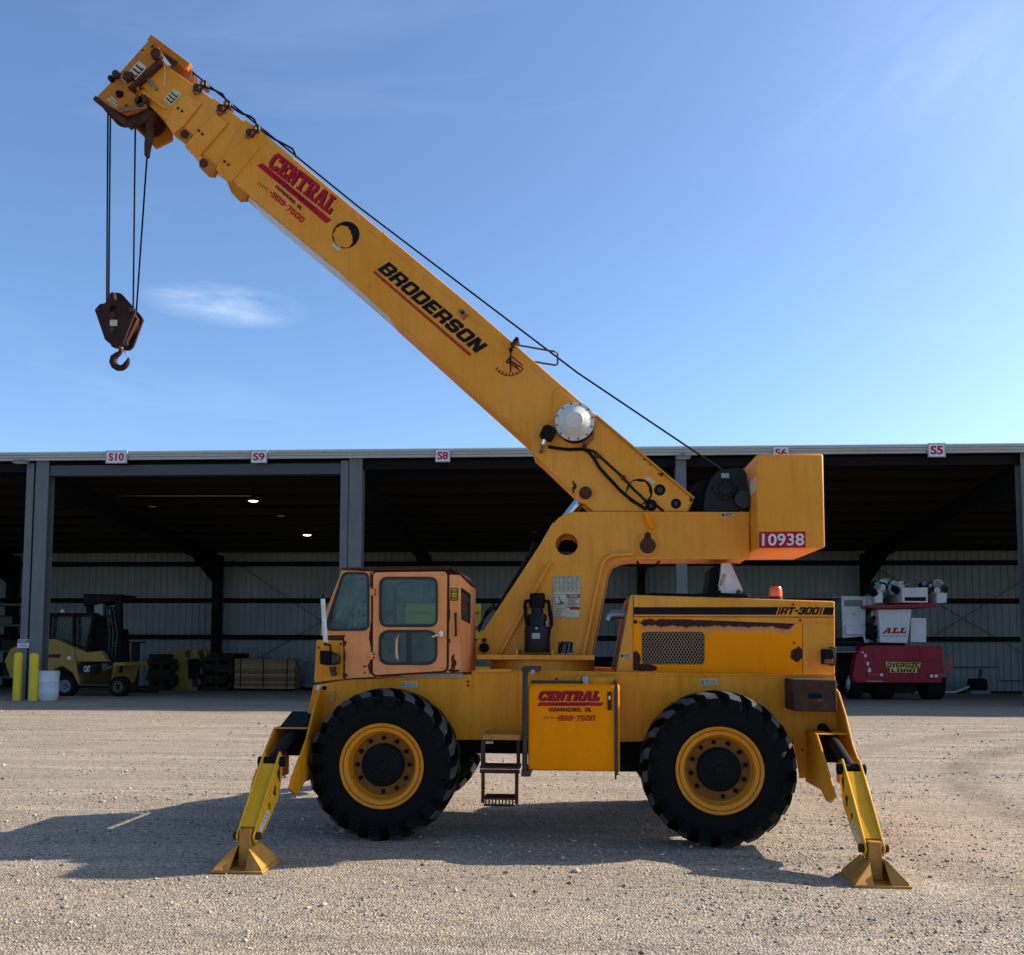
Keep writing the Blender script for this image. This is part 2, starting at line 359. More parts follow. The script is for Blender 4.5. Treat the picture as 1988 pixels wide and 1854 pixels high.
# ------------------------------------------------------------------ lettering
BLK = {'B': ([(0,0),(8.5,0),(10,1.5),(10,4),(9,5),(10,6),(10,8.5),(8.5,10),(0,10)], [[(3,2),(7,2),(7,4.1),(3,4.1)],[(3,5.9),(7,5.9),(7,8),(3,8)]], 10),
 'R': ([(0,0),(3,0),(3,3.4),(6,3.4),(7,2.6),(7,0),(10,0),(10,3),(9,4.3),(10,5.4),(10,8.5),(8.5,10),(0,10)], [[(3,5.4),(7,5.4),(7,8),(3,8)]], 10),
 'O': ([(1.5,0),(8.5,0),(10,1.5),(10,8.5),(8.5,10),(1.5,10),(0,8.5),(0,1.5)], [[(3,2.2),(7,2.2),(7,7.8),(3,7.8)]], 10),
 'D': ([(0,0),(8.5,0),(10,1.5),(10,8.5),(8.5,10),(0,10)], [[(3,2.2),(7,2.2),(7,7.8),(3,7.8)]], 10),
 'E': ([(0,0),(9.5,0),(9.5,2.1),(3,2.1),(3,4),(8.5,4),(8.5,6),(3,6),(3,7.9),(9.5,7.9),(9.5,10),(0,10)], [], 9.5),
 'S': ([(0,1.5),(1.5,0),(8.5,0),(10,1.5),(10,4.6),(8.6,6),(3,6),(3,7.9),(7,7.9),(7,7),(10,7),(10,8.5),(8.5,10),(1.5,10),(0,8.5),(0,5.4),(1.4,4),(7,4),(7,2.1),(3,2.1),(3,3),(0,3)], [], 10),
 'N': ([(0,0),(3,0),(3,5.6),(6.6,0),(10,0),(10,10),(7,10),(7,4.4),(3.4,10),(0,10)], [], 10),
 'T': ([(3.5,0),(6.5,0),(6.5,7.8),(10,7.8),(10,10),(0,10),(0,7.8),(3.5,7.8)], [], 10),
 '3': ([(0,1.5),(1.5,0),(8.5,0),(10,1.5),(10,4),(9,5),(10,6),(10,8.5),(8.5,10),(1.5,10),(0,8.5),(0,7),(3,7),(3,7.9),(7,7.9),(7,6),(3.5,6),(3.5,4),(7,4),(7,2.1),(3,2.1),(3,3),(0,3)], [], 10),
 '-': ([(0,4),(5,4),(5,6),(0,6)], [], 5)}
BLK.update({'H': ([(0,0),(3,0),(3,4),(7,4),(7,0),(10,0),(10,10),(7,10),(7,6),(3,6),(3,10),(0,10)], [], 10),
 'A': ([(0,0),(3,0),(3,2.6),(7,2.6),(7,0),(10,0),(10,7),(7.5,10),(2.5,10),(0,7)], [[(3,4.6),(7,4.6),(7,6.6),(6,7.8),(4,7.8),(3,6.6)]], 10),
 'M': ([(0,0),(2.8,0),(2.8,5.5),(5.5,1.5),(6.5,1.5),(9.2,5.5),(9.2,0),(12,0),(12,10),(9.4,10),(6,5),(2.6,10),(0,10)], [], 12),
 'I': ([(0,0),(3,0),(3,10),(0,10)], [], 3), '.': ([(0,0),(2.4,0),(2.4,2.2),(0,2.2)], [], 2.4), ',': ([(0,-1.5),(1.2,-1.5),(2.4,.8),(2.4,2.2),(0,2.2)], [], 2.4), ' ': ([], [], 4),
 '9': ([(1.5,0),(8.5,0),(10,1.5),(10,8.5),(8.5,10),(1.5,10),(0,8.5),(0,5.4),(1.4,4),(7,4),(7,2.1),(3,2.1),(3,3),(0,3),(0,1.5)], [[(3,6),(7,6),(7,7.9),(3,7.9)]], 10),
 '8': ([(1.5,0),(8.5,0),(10,1.5),(10,4),(9,5),(10,6),(10,8.5),(8.5,10),(1.5,10),(0,8.5),(0,6),(1,5),(0,4),(0,1.5)], [[(3,2),(7,2),(7,4.1),(3,4.1)],[(3,5.9),(7,5.9),(7,8),(3,8)]], 10),
 '7': ([(3,0),(6.2,0),(10,7.8),(10,10),(0,10),(0,7.8),(6.6,7.8)], [], 10),
 '5': ([(0,1.5),(1.5,0),(8.5,0),(10,1.5),(10,4.8),(8.6,6.2),(3,6.2),(3,7.9),(9.5,7.9),(9.5,10),(0,10),(0,4.2),(7,4.2),(7,2.1),(3,2.1),(3,3),(0,3)], [], 10)})
BLK.update({'V': ([(3.6,0),(6.4,0),(10,10),(7,10),(5,3.5),(3,10),(0,10)], [], 10), 'Z': ([(0,0),(10,0),(10,2.2),(4,2.2),(10,7.8),(10,10),(0,10),(0,7.8),(6,7.8),(0,2.2)], [], 10), 'L': ([(0,0),(9,0),(9,2.2),(3,2.2),(3,10),(0,10)], [], 9)})
BLK['0'] = BLK['O']
SLB = {'C': ([(2.5,0),(7.5,0),(10,2),(10,3.5),(7.2,3.5),(6.6,2.2),(3.8,2.2),(3,3.2),(3,6.8),(3.8,7.8),(6.6,7.8),(7,6.6),(7,6.2),(10,6.2),(10,10),(8.6,10),(8,9.2),(7,10),(2.5,10),(0,7.5),(0,2.5)], [], 10),
 'E': ([(0,0),(9.5,0),(9.5,3.4),(7.6,3.4),(6.8,1.9),(4.4,1.9),(4.4,4.2),(6,4.2),(6,3.2),(7.2,3.2),(7.2,6.8),(6,6.8),(6,5.8),(4.4,5.8),(4.4,8.1),(6.8,8.1),(7.6,6.6),(9.5,6.6),(9.5,10),(0,10),(0,8.3),(1.4,8.3),(1.4,1.7),(0,1.7)], [], 9.5),
 'N': ([(0,0),(4.6,0),(4.6,1.5),(3.6,1.5),(3.6,6),(7.4,0),(9.6,0),(9.6,8.5),(10.6,8.5),(10.6,10),(6,10),(6,8.5),(7,8.5),(7,4.5),(3.4,10),(0,10),(0,8.5),(1.2,8.5),(1.2,1.5),(0,1.5)], [], 10.6),
 'T': ([(2.4,0),(7.6,0),(7.6,1.5),(6.4,1.5),(6.4,8),(8,8),(8.6,6.4),(10,6.4),(10,10),(0,10),(0,6.4),(1.4,6.4),(2,8),(3.6,8),(3.6,1.5),(2.4,1.5)], [], 10),
 'R': ([(0,0),(4.8,0),(4.8,1.5),(4,1.5),(4,3.8),(5,3.8),(6.6,0),(10.4,0),(10.4,1.5),(9.4,1.5),(8,4.4),(9.6,5.6),(9.6,8.4),(8,10),(0,10),(0,8.5),(1.2,8.5),(1.2,1.5),(0,1.5)], [[(4,5.5),(6.6,5.5),(6.6,8.3),(4,8.3)]], 10.4),
 'A': ([(0,0),(4,0),(4,1.5),(3.2,1.5),(3.6,2.8),(6.8,2.8),(7,1.5),(6.2,1.5),(6.2,0),(10.8,0),(10.8,1.5),(10,1.5),(7.4,10),(3.6,10),(1,1.5),(0,1.5)], [[(4.2,4.4),(6.2,4.4),(5.3,8)]], 10.8),
 'L': ([(0,0),(9,0),(9,3.8),(7.2,3.8),(6.6,1.8),(4.4,1.8),(4.4,8.5),(5.6,8.5),(5.6,10),(0,10),(0,8.5),(1.4,8.5),(1.4,1.8),(0,1.8)], [], 9)}
def letters(font, word, bl, br, tl, y0, th, name, mt, parent, gap=1.0, fat=0.0):
    """solid letters filling the parallelogram bl, br, tl of the (x, z) plane"""
    tot = sum(font[ch][2] for ch in word) + gap * (len(word) - 1); mb = MB(); x = 0
    ex = (br[0] - bl[0], br[1] - bl[1]); ey = (tl[0] - bl[0], tl[1] - bl[1])
    for ch in word:
        o, hs, w = font[ch]
        if not o: x += w + gap; continue
        def tr(p): a, b_ = (x + p[0]) / tot, p[1] / 10; return (bl[0] + ex[0] * a + ey[0] * b_, bl[1] + ex[1] * a + ey[1] * b_)
        P = [tr(p) for p in o]; H = [[tr(p) for p in q] for q in hs]
        if fat: P = inset(P, -fat)
        mb.prism(P, y0, y0 - th, H); x += w + gap
    return mb.build(name, mt, parent, ang=10)
_tc = {}
def textmesh(s, bold=0.0):
    if (s, bold) in _tc: return _tc[(s, bold)]
    cu = bpy.data.curves.new('t', 'FONT'); cu.body = s; cu.offset = bold; cu.resolution_u = 3; cu.fill_mode = 'FRONT'
    ob = bpy.data.objects.new('t', cu); me = bpy.data.meshes.new_from_object(ob)
    v = np.array([(q.co.x, q.co.y) for q in me.vertices]); f = [tuple(p.vertices) for p in me.polygons]
    lo, hi = v.min(0), v.max(0); v = (v - lo) / (hi - lo); bpy.data.objects.remove(ob); bpy.data.meshes.remove(me)
    _tc[(s, bold)] = (v, f); return v, f
def text(s, bl, br, tl, y0, name, mt, parent, bold=.02, off=.003, mb=None):
    v, f = textmesh(s, bold); ex = (br[0] - bl[0], br[1] - bl[1]); ey = (tl[0] - bl[0], tl[1] - bl[1])
    q = mb or MB(); q.add([(bl[0] + ex[0] * a + ey[0] * c_, y0 - off, bl[1] + ex[1] * a + ey[1] * c_) for a, c_ in v], f)
    return q if mb else q.build(name, mt, parent)
def ptext(z, s, bl, br, tl, Y, name, mt, parent, **k):
    a, b_, c_ = pp(z, [bl, br, tl], Y); return text(s, a, b_, c_, Y, name, mt, parent, **k)
def sheet(z, pts, Y, name, mt, parent, th=.003, r=0, **k):
    P = pp(z, pts, Y); P = rnd(P, r) if r else P
    return MB().prism(P, Y + .001, Y - th).build(name, mt, parent, **k)

# ================================================================== ground
us = np.concatenate([[-500, -150, -60, -30], np.arange(-22, 22.01, .22), [30, 60, 150, 500]])
vs_ = np.concatenate([[-200, -80, -40], np.arange(-25, 0, .2), [0, 2, 4, 7, 10, 12, VB, 25, 60, 200, 900]])
U, V = np.meshgrid(us, vs_); ZG = np.array([[gz(v) for _ in us] for v in vs_])
ww = np.clip(np.minimum((22 - np.abs(U)) / 3, np.minimum((V + 25) / 3, (-V) / 2)), 0, 1)
def und(u, v):
    return .0045 * (np.sin(1.3 * u + .4 * v) + np.sin(.7 * u - 1.9 * v + 1) + np.sin(2.9 * v + .35 * np.sin(u * .8)) * 1.2 + np.sin(2.1 * u + 2.3 * v + 2) * .7)
ZG = ZG + ww * und(U, V)
P = np.stack([BO.x + BU.x * U + BN.x * V, BO.y + BU.y * U + BN.y * V, ZG], -1).reshape(-1, 3)
nu, nv = len(us), len(vs_)
g = MB(); g.v = [tuple(p) for p in P.tolist()]
g.f = [(j * nu + i, j * nu + i + 1, (j + 1) * nu + i + 1, (j + 1) * nu + i) for j in range(nv - 1) for i in range(nu - 1)]
g.build('ground', M['gravel'], kind='structure', ang=80)
# loose stones lying on it
N = 105000
yy = -4.6 + (RNG.random(N) ** 2.0) * 17.5; xx = (RNG.random(N) - .5) * 2 * (3.6 + (yy + 9.25) * .62) - (yy + 9.25) * .06
keep = noise_k = (np.sin(xx * 1.1 + np.sin(yy * 2.3) * 1.4) + np.sin(yy * 3.7 + xx * .4) + np.sin(xx * 3.1 - yy * 1.7) * .7) > RNG.normal(-.2, 1.0, N)
xx, yy = xx[keep], yy[keep]; N = len(xx)
sz = np.exp(RNG.normal(-5.26, .42, N)) * np.clip((yy + 10) / 6, .9, 1.45)
sz[:1800] *= 1.9
oc = np.array([(1, 0, 0), (-1, 0, 0), (0, 1, 0), (0, -1, 0), (0, 0, 1), (0, 0, -1)], float)
vv = oc[None] * (1 + RNG.uniform(-.35, .35, (N, 6, 3))); vv += RNG.uniform(-.25, .25, (N, 6, 3)); vv[:, :, 2] *= .62
an = RNG.random(N) * 6.28; cs, sn = np.cos(an)[:, None], np.sin(an)[:, None]
vx = (vv[:, :, 0] * cs - vv[:, :, 1] * sn) * sz[:, None] + xx[:, None]; vy = (vv[:, :, 0] * sn + vv[:, :, 1] * cs) * sz[:, None] + yy[:, None]
uu = (xx - BO.x) * BU.x + (yy - BO.y) * BU.y; v2 = (xx - BO.x) * BN.x + (yy - BO.y) * BN.y
zz = vv[:, :, 2] * sz[:, None] + (np.where(v2 < -.5, und(uu, v2), 0) + sz * .22)[:, None]
co3 = np.stack([vx, vy, zz], -1).reshape(-1)
of = np.array([(0, 2, 4), (2, 1, 4), (1, 3, 4), (3, 0, 4), (2, 0, 5), (1, 2, 5), (3, 1, 5), (0, 3, 5)])
fi = (of[None] + (np.arange(N) * 6)[:, None, None]).reshape(-1)
me = bpy.data.meshes.new('gravel_stones'); me.vertices.add(N * 6); me.vertices.foreach_set('co', co3.astype(np.float32))
me.loops.add(len(fi)); me.loops.foreach_set('vertex_index', fi.astype(np.int32)); me.polygons.add(len(fi) // 3)
me.polygons.foreach_set('loop_start', np.arange(0, len(fi), 3, dtype=np.int32)); me.update(calc_edges=True); me.materials.append(M['stone'])
link(bpy.data.objects.new('gravel_stones', me), label='loose grey and tan gravel stones lying over the yard', cat='gravel', kind='stuff')

# ================================================================== shed
shed = bthing('storage_shed', 'long open-fronted grey steel storage shed with numbered bays behind the crane', 'shed', 0, 0)
UL, UR = -34.0, 38.0
zt = BP('d', 994, 871, -.15)[1]; zb = BP('d', 994, 886, -.15)[1]; zr1 = BP('d', 500, 1069, VB)[1]
# front trim in three steps
for i, (a, b_) in enumerate(((0, .30), (.33, .62), (.65, 1.0))):
    MB().box((UL, -.17 + .02 * i, zt - (zt - zb) * b_), (UR, -.06, zt - (zt - zb) * a)).build('fascia_strip', M['fascia'], shed, .006)
MB().box((UL, -.15, zt - .02), (UR, -.02, zt + .03)).build('drip_edge', M['white'], shed)
rf = MB(); zr0 = zt - .16
rf.add([(UL, -.05, zr0 + .1), (UR, -.05, zr0 + .1), (UR, VB + .4, zr1 + .12), (UL, VB + .4, zr1 + .12), (UL, -.05, zr0), (UR, -.05, zr0), (UR, VB + .4, zr1), (UL, VB + .4, zr1)],
       [(0, 1, 2, 3), (4, 7, 6, 5), (0, 4, 5, 1), (1, 5, 6, 2), (2, 6, 7, 3), (3, 7, 4, 0)])
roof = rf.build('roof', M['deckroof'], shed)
def rz(v): return zr0 + (zr1 - zr0) * v / VB
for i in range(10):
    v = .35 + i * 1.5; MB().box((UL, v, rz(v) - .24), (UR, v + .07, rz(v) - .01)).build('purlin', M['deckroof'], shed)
# ribbed back wall
wl_ = MB(); u = UL; prof = []
while u < UR:
    prof += [(u, VB + .06), (u + .20, VB + .06), (u + .225, VB + .015), (u + .275, VB + .015), (u + .30, VB + .06)]; u += .305
n = len(prof); zl = -.55; zh = rz(VB) + .02
wl_.add([(a, b_, zl) for a, b_ in prof] + [(a, b_, zh) for a, b_ in prof], [(i, i + 1, i + 1 + n, i + n) for i in range(n - 1)])
wl_.build('back_wall_sheet', M['wall'], shed)
MB().box((UL, VB + .09, zl), (UR, VB + .15, zh)).build('back_wall_board', M['dark'], shed)
for uu_, nmw in ((UL, 'side_wall'), (UR, 'side_wall')):
    MB().box((uu_ - .1, 0, -.5), (uu_, VB + .15, rz(8))).build('side_wall', M['wall'], shed)
for y in (1094, 1166, 1238):
    z_ = BP('d', 994, y, VB - .1)[1]; MB().box((UL, VB - .19, z_ - .11), (UR, VB + .013, z_ + .10)).build('girt', M['dark'], shed)
z_ = gz(VB); MB().box((UL, VB - .25, z_ - .1), (UR, VB + .01, z_ + .10)).build('kerb_beam', M['oldwood'], shed)
# frames: front posts, rafters with haunches, back posts
fronts = [BP('d', 70, 1250, 0)[0], BP('d', 686, 1250, 0)[0], BP('d', 1325, 1250, 0)[0], BP('d', 2004, 1250, 0)[0]]
sp = (fronts[3] - fronts[0]) / 3; fronts = [fronts[0] - 2 * sp, fronts[0] - sp] + fronts + [fronts[3] + sp]
def hsec(mb, u0, w, y0, y1, z0, z1, tf=.02):
    mb.box((u0 - w / 2, y0, z0), (u0 + w / 2, y0 + tf, z1)); mb.box((u0 - w / 2, y1 - tf, z0), (u0 + w / 2, y1, z1)); mb.box((u0 - .012, y0 + tf, z0), (u0 + .012, y1 - tf, z1)); return mb
for i, u0 in enumerate(fronts):
    dbl = i in (2, 3)
    o = hsec(MB(), u0, .40 if dbl else .30, -.02, .33, -.05, rz(.1) - .02); o.build('front_column', M['frame'], shed)
    if dbl:
        s_ = -.36 if i == 2 else -.33
        hsec(MB(), u0 + s_, .22, -.04, .20, -.05, zb - .06).build('front_column', M['frame'], shed)
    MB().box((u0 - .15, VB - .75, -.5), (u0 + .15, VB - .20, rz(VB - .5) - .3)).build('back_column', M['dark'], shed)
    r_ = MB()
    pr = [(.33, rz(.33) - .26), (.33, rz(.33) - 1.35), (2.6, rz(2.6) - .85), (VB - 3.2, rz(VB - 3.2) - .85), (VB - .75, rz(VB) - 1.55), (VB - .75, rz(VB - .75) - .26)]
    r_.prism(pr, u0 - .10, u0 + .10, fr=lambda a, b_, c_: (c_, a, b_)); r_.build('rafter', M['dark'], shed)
# header beam of the left bay
z1, z0 = BP('d', 400, 901, 0)[1], BP('d', 400, 921.5, 0)[1]
MB().box((fronts[2] + .202, .02, z0), (fronts[3] - .45, .30, z1)).build('header_beam', M['headerp'], shed, .005)
MB().box((UL, .10, zb - .30), (UR, .16, zb - .04)).build('eave_strut', M['dark'], shed)
# rod bracing
def rod(zk, p, q):
    a = BP(zk, *p, VB - .22); b_ = BP(zk, *q, VB - .22)
    MB().cyl((a[0], VB - .24, a[1]), (b_[0], VB - .24, b_[1]), .014, 6).build('brace_rod', M['dark'], shed)
rod('F', (1380, 770), (2080, 1250)); rod('F', (1500, 1375), (2080, 1040)); rod('G', (420, 900), (1500, 1530)); rod('G', (820, 1345), (1500, 920))
for a, b_, v in ((('F', 2130, 380), ('F', 2270, 250), 1.2), (('G', 1100, 290), ('G', 1290, 410), 3)):
    p = BP(*a, v); q = BP(*b_, v); MB().cyl((p[0], v, p[1]), (q[0], v, q[1]), .03, 6).build('knee_brace', M['dark'], shed)
# conduit under the roof
a = BP('F', 690, 390, 4.0); b_ = BP('F', 1500, 390, 4.0); MB().cyl((a[0], 4, a[1]), (b_[0], 4, b_[1]), .014, 6).build('conduit', M['steel'], shed)
# wall plumbing at the right
a = BP('G', 900, 1541, VB - .05); b_ = BP('G', 1208, 1541, VB - .05); c_ = BP('G', 1215, 1625, VB - .05); e_ = BP('G', 1480, 1625, VB - .05)
MB().tube([(a[0], VB - .3, a[1]), (b_[0], VB - .3, b_[1]), (c_[0], VB - .3, c_[1]), (e_[0], VB - .3, e_[1])], .02, 6).build('water_pipe', M['darksteel'], shed)

# bay number signs on the fascia
for s_, zk, (x0, y0), (x1, y1), lab in (('S10', 'F', (627, 120), (755, 197), 'white bay sign reading S10 on the shed fascia, leftmost'),
        ('S9', 'F', (1490, 120), (1587, 195), 'white bay sign reading S9 on the shed fascia'), ('S8', 'd', (845, 872), (874, 897), 'white bay sign reading S8 on the shed fascia left of the boom'),
        ('S6', 'd', (1500.6, 866), (1532, 891), 'white bay sign reading S6 half hidden behind the counterweight'), ('S5', 'G', (783, 140), (890, 228), 'white bay sign reading S5 on the shed fascia, rightmost')):
    v = -.205; p = BP(zk, x0, y1, v); q = BP(zk, x1, y0, v); t_ = bthing('bay_sign', lab, 'sign', (p[0] + q[0]) / 2, v, (p[1] + q[1]) / 2, 'numbered bay signs on the shed')
    w, h_ = (q[0] - p[0]) / 2, (q[1] - p[1]) / 2
    MB().box((-w, 0, -h_), (w, .03, h_)).build('sign_panel', M['white'], t_, .004)
    MB().prism([(-w, -h_), (w, -h_), (w, h_), (-w, h_)], .001, -.008, [[(-w * .93, -h_ * .9), (w * .93, -h_ * .9), (w * .93, h_ * .9), (-w * .93, h_ * .9)]]).build('sign_border', M['steel'], t_)
    text(s_, (-w * .72, -h_ * .62), (w * .72, -h_ * .62), (-w * .72, h_ * .62), 0, 'lettering', M['red'], t_, bold=.03, off=.006)
    MB().box((-.03, .03, -.05), (.03, .06, .05)).build('bracket', M['steel'], t_)
# flood lights under the eave
for x, y, lab in ((40, 896, 'small flat flood light under the eave by the left columns'), (1326, 887, 'small flat flood light on the column behind the winch')):
    u0, z0 = BP('d', x, y, -.20); t_ = bthing('flood_light', lab, 'light', u0, -.20, z0, 'flood lights under the eave')
    MB().box((-.22, -.1, -.04), (.22, .12, .04)).build('housing', M['frame'], t_, .01); MB().box((-.04, .02, .03), (.04, .16, max(.08, zb - z0 + .04))).build('bracket', M['frame'], t_)
    MB().box((-.19, -.08, -.05), (.19, .10, -.041)).build('lens', M['white'], t_)
# hanging lamps
for zk, x, y, v, on, lab in (('F', 1505, 420, 4.0, 1, 'lit round lamp hanging under the roof, higher of the two lit ones'), ('F', 1825, 622, 9.5, 1, 'lit round lamp hanging under the roof, lower of the two lit ones'),
                      ('F', 905, 452, 6.0, 0, 'unlit lamp under the roof of the left bay, left of the lit ones'), ('F', 1668, 508, 7.0, 0, 'unlit lamp under the roof between the two lit ones'),
                      ('C', 170, 735, 6.0, 0, 'unlit lamp under the roof left of the boom foot'), ('C', 195, 945, 11.0, 0, 'small unlit lamp far under the roof left of the turret')):
    u0, z0 = BP(zk, x, y, v); t_ = bthing('hanging_lamp', lab, 'lamp', u0, v, z0, 'lamps hanging under the shed roof')
    MB().lathe([(0, .02), (.17, .02), (.17, 0), (.13, -.005)], ax='z', n=16).lathe([(.171, .001), (.10, .12), (.06, .20), (0, .2)], ax='z', n=16).build('shade', M['dark'], t_)
    MB().lathe([(0, -.045), (.10, -.035), (.165, -.002), (.165, .001), (0, .001)], ax='z', n=16).build('lens', M['lit'] if on else M['cream'], t_)
    MB().cyl((0, 0, .19), (0, 0, max(.3, rz(v) - z0)), .012, 6).build('stem', M['darksteel'], t_)

# ================================================================== crane
crane = thing('mobile_crane', 'yellow four-wheel rough-terrain crane with its boom raised on the gravel yard', 'crane')
# ---- chassis
YC = -.75
top = pp('D', [(100, 805), (283, 772), (1040, 738), (1062, 712)], YC) + pp('C', [(1250, 1785)], YC) + pp('E', [(1316, 615), (1325, 745)], YC)
low = pp('E', [(1365, 962), (1200, 966), (1190, 1175), (1120, 1190), (1085, 968), (135, 985)], YC) + pp('D', [(1335, 1130), (950, 1130), (700, 1130), (110, 1130), (40, 1130)], YC)
ch = MB().prism(top + low, YC, YC + .02).prism(top + low, -YC - .02, -YC)
zc0 = pp('D', [(700, 1130)], YC)[0][1]
x0c, x1c = top[0][0] + .06, top[-1][0] - .1
ch.box((x0c, YC + .02, zc0 + .02), (x1c, -YC - .02, 1.21))
chassis = ch.build('chassis', M['chassis'], crane, .006)
MB().strip(pp('D', [(283, 768), (1040, 735)], YC), .014, YC - .006, YC + .004).build('rust_seam', M['rust'], chassis)
MB().strip(pp('d', [(1168, 1307), (1621, 1311)], YC), .016, YC - .012, YC + .02).build('deck_edge', M['chassis'], chassis)
MB().strip(pp('D', [(1075, 718), (1280, 718)], YC), .03, YC - .02, YC).build('weld_bar', M['yellow'], chassis, .004)
MB().box((x0c + .1, -.72, 1.20), (x1c - .05, .72, 1.24)).build('deck_plate', M['chassis'], chassis)
zu0, zu1 = PY('D', 1200, 1210, -.35).z, PY('E', 170, 1150, -.35).z
MB().box((-2.2, -.35, zu0), (.3, .35, zc0 + .03)).build('under_frame', M['matt'], chassis)
MB().box((.301, -.35, zu1), (1.7, .35, zc0 + .03)).build('under_frame', M['matt'], chassis)
for i, (zk, x, y) in enumerate((('D', 1020, 783), ('D', 1020, 806), ('D', 1545, 768), ('E', 1136, 1030))):
    p = PY(zk, x, y, YC); MB().cyl((p.x, YC - .006, p.z), (p.x, YC + .004, p.z), .011, 10).build('bolt', M['rust'], chassis)
for zk, pts in (('D', [(625, 783), (717, 783), (717, 816), (625, 816)]), ('E', [(568, 637), (662, 637), (662, 670), (568, 670)])):
    sheet(zk, pts, YC, 'warning_label', M['cream'], chassis)
    (xa, za), (xb, _), _, (_, zd) = pp(zk, pts, YC); mb = MB()
    for k in range(4): mb.box((xa + (xb - xa) * .28, YC - .0055, zd + (za - zd) * (.15 + .2 * k)), (xb - (xb - xa) * .06, YC - .0035, zd + (za - zd) * (.24 + .2 * k)))
    mb.box((xa + .006, YC - .0055, zd + .008), (xa + (xb - xa) * .22, YC - .0035, za - .008)); mb.build('label_print', M['bluegrey'], chassis)
MB().box((.02, .25, 1.2), (.62, .70, 1.43)).build('dark_filler', M['matt'], chassis, .02)  # added black filler box, hides the bounce-lit inside of the far chassis plate
# ---- nose in front of the cab
YN = -.80
ns = MB().prism(pp('D', [(118, 535), (279, 538), (279, 768), (104, 790)], YN), YN, .70)
nose = ns.build('nose_box', M['chassis'], crane, .008)
sheet('D', [(120, 805), (182, 805), (182, 836), (120, 836)], YC, 'warning_label', M['white'], nose)
sheet('D', [(152, 808), (180, 808), (180, 834), (152, 834)], YC - .003, 'label_print', M['ink'], nose)
MB().prism(rnd(pp('D', [(190, 870), (215, 830), (240, 850), (225, 905), (200, 920)], YC), .03), YC - .012, YC + .01).build('tow_eye', M['padpaint'], nose)
for x, y in ((133, 582), (265, 560)):
    p = PY('D', x, y, YN); MB().cyl((p.x, YN - .008, p.z), (p.x, YN + .004, p.z), .010, 10).build('bolt', M['rust'], nose)
# work lamp on the nose
YL = -.93
lm = MB().prism(pp('D', [(137, 598), (195, 605), (195, 688), (137, 680)], YL - .05), YL - .05, YL + .10)
lamp = lm.build('work_lamp', M['matt'], crane, .012)
MB().prism(pp('D', [(197, 605), (250, 622), (250, 680), (197, 690)], YL - .02), YL - .02, YL + .07).build('lamp_back', M['black'], lamp, .02)
MB().tube([PY('D', 205, 695, YL + .03), PY('D', 210, 725, YL + .03), PY('D', 222, 740, YL + .06), PY('D', 228, 700, YN)], .016, 8).build('lamp_bracket', M['rust'], lamp)
p = PY('D', 222, 738, YL + .03); MB().cyl((p.x, YL, p.z), (p.x, YL + .08, p.z), .022, 10).build('clamp_bolt', M['darksteel'], lamp)
# white rod beside the windscreen
a = PY('K', 88, 470, -.93); b_ = PY('K', 120, 985, -.93); ax = (b_ - a).normalized()
rodp = MB().cyl(a, b_, .021, 14).build('marker_rod', M['white'], crane)
MB().cyl(a - ax * .012, a, .013, 10).cyl(a - ax * .040, a - ax * .018, .010, 10).build('rod_cap', M['matt'], rodp)
MB().tube([b_, PY('K', 105, 1010, -.93), PY('K', 175, 1020, -.90), PY('K', 180, 1090, -.88)], .012, 8).build('rod_bracket', M['rust'], rodp)

# ---- cab
YA, YF, YR = -.80, -.06, -.48
front_w = rnd(pp('K', [(322, 150), (640, 150), (640, 850), (130, 850), (138, 715)], YA), [.05, .07, .07, .05, .03])
door_o = rnd(pp('K', [(690, 155), (1565, 145), (1556, 1322), (685, 1377)], YA), .045)
w_up = rnd(pp('K', [(760, 208), (1457, 208), (1455, 805), (758, 805)], YA), .085)
w_lo = rnd(pp('K', [(755, 840), (1452, 840), (1450, 1255), (752, 1255)], YA), .105)
opening = inset(door_o, -.022)
side = pp('K', [(318, 128), (640, 112), (1600, 98), (1718, 188), (1718, 1342), (352, 1416), (338, 900), (60, 905), (78, 735), (180, 470)], YA)
cabm = MB().prism(side, YA, YA + .03, [front_w, opening])
cab = cabm.build('cab', M['cab'], crane, .005)
fside = MB().prism(side, YF - .03, YF, [inset(front_w, .01), inset(w_up, .0), inset(w_lo, .02)]).build('far_cab_side', M['cab'], cab)
MB().prism(inset(side, .02), YF - .045, YF - .031, [inset(front_w, .0), inset(w_up, -.012), inset(w_lo, .01)]).build('cab_lining', M['liner'], cab)
# rear-corner panel turned away, with its window
def quad_panel(pts, th, holes=()):
    """flat panel from its four corners; holes as (a, b) outlines in 0..1"""
    o, r_, u_ = Vector(pts[0]), Vector(pts[1]) - Vector(pts[0]), Vector(pts[3]) - Vector(pts[0]); tr = Vector(pts[2])
    nrm = r_.cross(u_).normalized() * th
    def fr(a, b_, c_):
        p = (Vector(pts[0]) * (1 - a) + Vector(pts[1]) * a) * (1 - b_) + (Vector(pts[3]) * (1 - a) + tr * a) * b_
        return p + nrm * c_
    return fr
rp = [PY('K', 1718, 1342, YA), PY('K', 1836, 1332, YR), PY('K', 1846, 318, YR), PY('K', 1718, 188, YA)]
fr = quad_panel(rp, .025); wn_ = rnd([(.08, .55), (.94, .55), (.94, .90), (.08, .88)], .03)
MB().prism([(0, 0), (1, 0), (1, 1), (0, 1)], 0, -1, [wn_], fr).build('rear_corner_panel', M['cab'], cab)
MB().prism(wn_, .2, -1.05, [inset(wn_, .018)], fr).build('window_gasket', M['gasket'], cab)
MB().prism(inset(wn_, .015), -.3, -.5, fr=fr).build('window_pane', M['smoke'], cab)
xr_, zr_ = rp[1].x, rp[2].z
